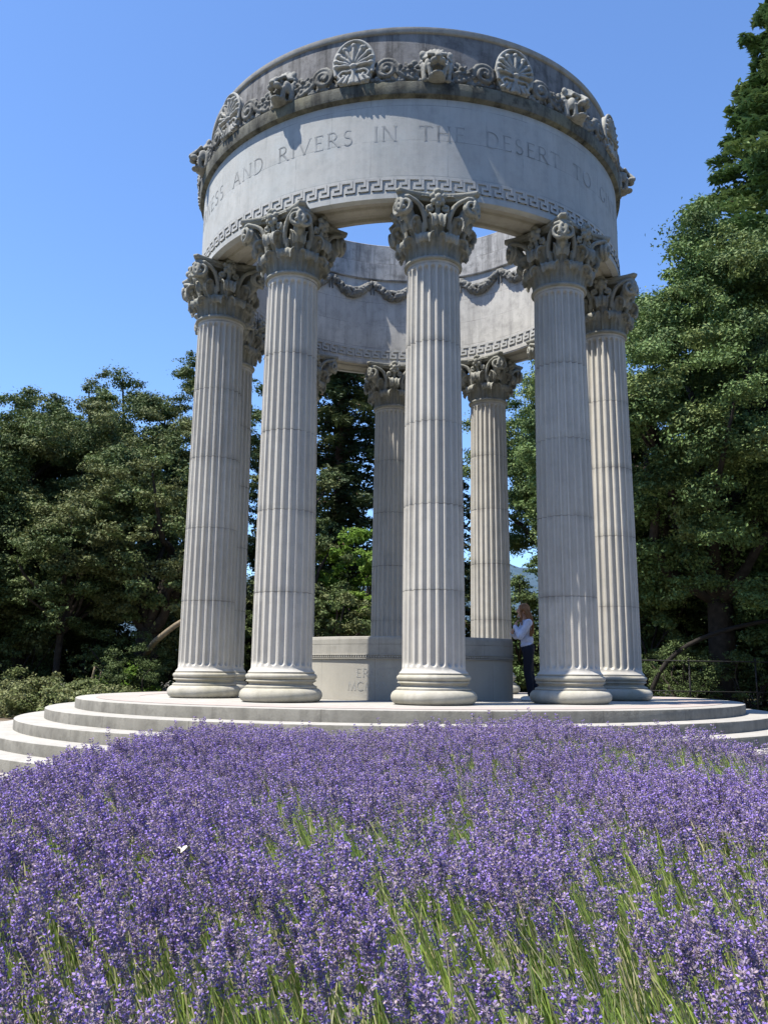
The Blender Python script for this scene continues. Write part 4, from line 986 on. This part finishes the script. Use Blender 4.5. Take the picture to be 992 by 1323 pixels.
broadleaf('dark oak crown closing the back of the left grove', (-18.0, 22.5), 13.5, 4.6, 43, LO, base=.1, nclump=95)
broadleaf('flat topped oak between the two dark oaks at the left', (-12.4, 18.2), 12.9, 4.2, 44, LO, base=.1, nclump=95)
for k, (x_, y_, sc) in enumerate([(-17.2, 18.5, 1.15), (-9.6, 16.4, .95), (-21.0, 17.0, 1.2), (-7.4, 16.6, .85), (-11.0, 19.2, 1.2), (-15.2, 20.5, 1.3), (-5.6, 22.5, 1.3), (-1.0, 22.5, 1.1), (13.6, 17.4, 1.25), (16.6, 14.6, 1.2), (7.3, 17.6, .8), (11.2, 20.6, 1.3), (18.6, 17.8, 1.35), (8.9, 12.2, .62), (12.0, 12.6, .75), (8.4, 10.6, .55), (10.6, 10.9, .62), (13.0, 11.2, .7), (-8.5, 10.4, .5), (-8.9, 11.6, .62), (-9.8, 12.6, .6), (-13.4, 13.4, .7)]):
    dup(proto[k % 2], (x_, y_, GZ), k * 1.3, sc)

# fallen / leaning limbs
def limb(label, pts, r0, r1, mat, group=None):  # a bough of its own, ends inside the foliage
    mb = MB(); p = catmull(pts, 16); mb.tube(p, np.linspace(r0, r1, 16), 10); rg = np.random.default_rng(7)
    for t in (12, 14): mb.tube(limb_curve(p[t], p[t] + rg.normal(0, .35, 3) + [0, 0, .5], rg, n=6), np.linspace(r1 * .7, .02, 6), 6)
    return thing('leaning_limb', label, 'limb', (0, 0, 0), 0, group, mb.mesh('limb', M[mat]))
limb('pale sunlit limb slanting up behind the leftmost column base', [(-8.9, 13.0, .9), (-8.2, 11.4, 1.25), (-7.75, 10.7, 1.48), (-6.9, 10.3, 2.0), (-5.6, 10.3, 2.5)], .11, .07, 'palebark')
limb('dark arching limb under the evergreen at the right', [(7.2, 10.6, GZ), (7.6, 10.2, .5), (8.5, 10.1, 1.35), (10.0, 10.1, 1.9), (12.0, 10.1, 2.3), (14.4, 10.2, 2.9)], .075, .06, 'shadebark')
mb = MB(); mb.tube(catmull([(0, 0, 0), (.03, .02, .5), (-.02, 0, 1.05), (.03, .02, 1.5)], 8), np.linspace(.07, .035, 8), 8); mb.tube(catmull([(0, .02, .7), (.16, .05, 1.0), (.2, .1, 1.35)], 6), np.linspace(.035, .02, 6), 6)
thing('sapling_stem', 'slim pale bare stem standing behind the left bushes', 'stem', (-9.65, 10.3, GZ), 0, None, mb.mesh('sapling', M['palebark']))

# bushes beside the path on the left
def bush(label, loc, h, r, seed, mats, group):
    rg = np.random.default_rng(seed); root = thing('leafy_bush', label, 'bush', (loc[0], loc[1], GZ), 0, group)
    C = []
    for k in range(34):
        a = rg.random() * 6.28; q = r * math.sqrt(rg.random()); z = h * (.15 + .75 * rg.random() * (1 - .5 * (q / r) ** 2)); C.append([q * math.cos(a), q * math.sin(a), z, .20 + .16 * rg.random()])
    put('foliage', crown_mesh(np.array(C), rg, [M[m] for m in mats], .05, 2600, .9, 'foliage'), root)
    mb = MB()
    for k in range(9):
        c = C[k]; mb.tube(limb_curve((rg.normal(0, .08), rg.normal(0, .08), -.03), c[:3], rg, n=6), np.linspace(.02, .006, 6), 5)
    put('stems', mb.mesh('stems', M['stemwood']), root)
G_ = 'leafy bushes in the sun left of the steps'
bush('tallest sunlit bush at the left edge', (-12.0, 9.6), 1.55, 1.3, 31, ('bush1', 'bush2'), G_)
bush('pale green bush second from the left edge', (-10.6, 9.2), 1.4, 1.2, 32, ('bush1', 'bush2'), G_)
bush('spreading bush in the middle of the left row', (-9.3, 8.6), 1.15, 1.1, 33, ('bush1', 'bush2'), G_)
bush('low trailing bush closest to the platform steps', (-7.9, 8.6), .95, 1.0, 34, ('bush1', 'oak3'), G_)
bush('dark green bush behind the sunlit left row', (-9.0, 11.2), 1.7, 1.2, 35, ('oak2', 'lime1'), G_)
bush('bush beyond the frame edge side of the left row', (-13.6, 9.9), 1.5, 1.3, 36, ('bush1', 'bush2'), G_)

# dark rail fence on the right
fence = thing('rail_fence', 'thin dark rail fence in the shade under the right hand trees', 'fence', (0, 0, 0))
mb = MB(); Y0 = 9.35
mb.tube([(6.2, Y0, .87), (9.0, Y0, .85), (12.5, Y0 + .2, .83)], .02, 8); put('top_rail', mb.mesh('rail', M['metal']), fence)
mb = MB(); mb.tube([(6.2, Y0, .0), (9.0, Y0, -.02), (12.5, Y0 + .2, -.04)], .014, 8); put('lower_rail', mb.mesh('rail2', M['metal']), fence)
for k in range(4):
    mb = MB(); x = 6.3 + 1.95 * k; y = Y0 + max(0, (x - 9) / 3.5 * .2); mb.tube([(x, y + .03, GZ), (x, y + .03, .9)], .026, 8); mb.ball((x, y + .03, .91), .034); put('post', mb.mesh('post', M['metal']), fence)

# the wood beyond, and unseen trees added behind the camera, one mass
rg = np.random.default_rng(77); C = []
for k in range(1180):
    a = RAD(-88 + 176 * rg.random()); d = 42 + 16 * rg.random(); X_, Y_ = d * math.sin(a), d * math.cos(a)
    hmax = 8.5
    if abs(X_ / (Y_ + 16.67) - .131) < .035: hmax = 3.3
    if k >= 620: a = RAD(92 + 176 * (k - 620) / 560); d = 44 + 10 * rg.random(); X_, Y_ = d * math.sin(a), d * math.cos(a) - 4; hmax = 17  # unseen half ring behind the camera, added to cut sky fill on the temple
    C.append([X_, Y_, GZ + .3 + hmax * rg.random() ** (1.2 if k < 620 else .9), (1.4 if k < 620 else 2.2) + .9 * rg.random()])
o = put('far_wood', crown_mesh(np.array(C), rg, [M['farwood'], M['oak1'], M['oak2']], .17, 190, .85, 'far_wood')); o['kind'] = 'stuff'; o['label'] = 'dark woodland closing the view, and unseen trees added behind the camera to dim skylight'; o['category'] = 'wood'
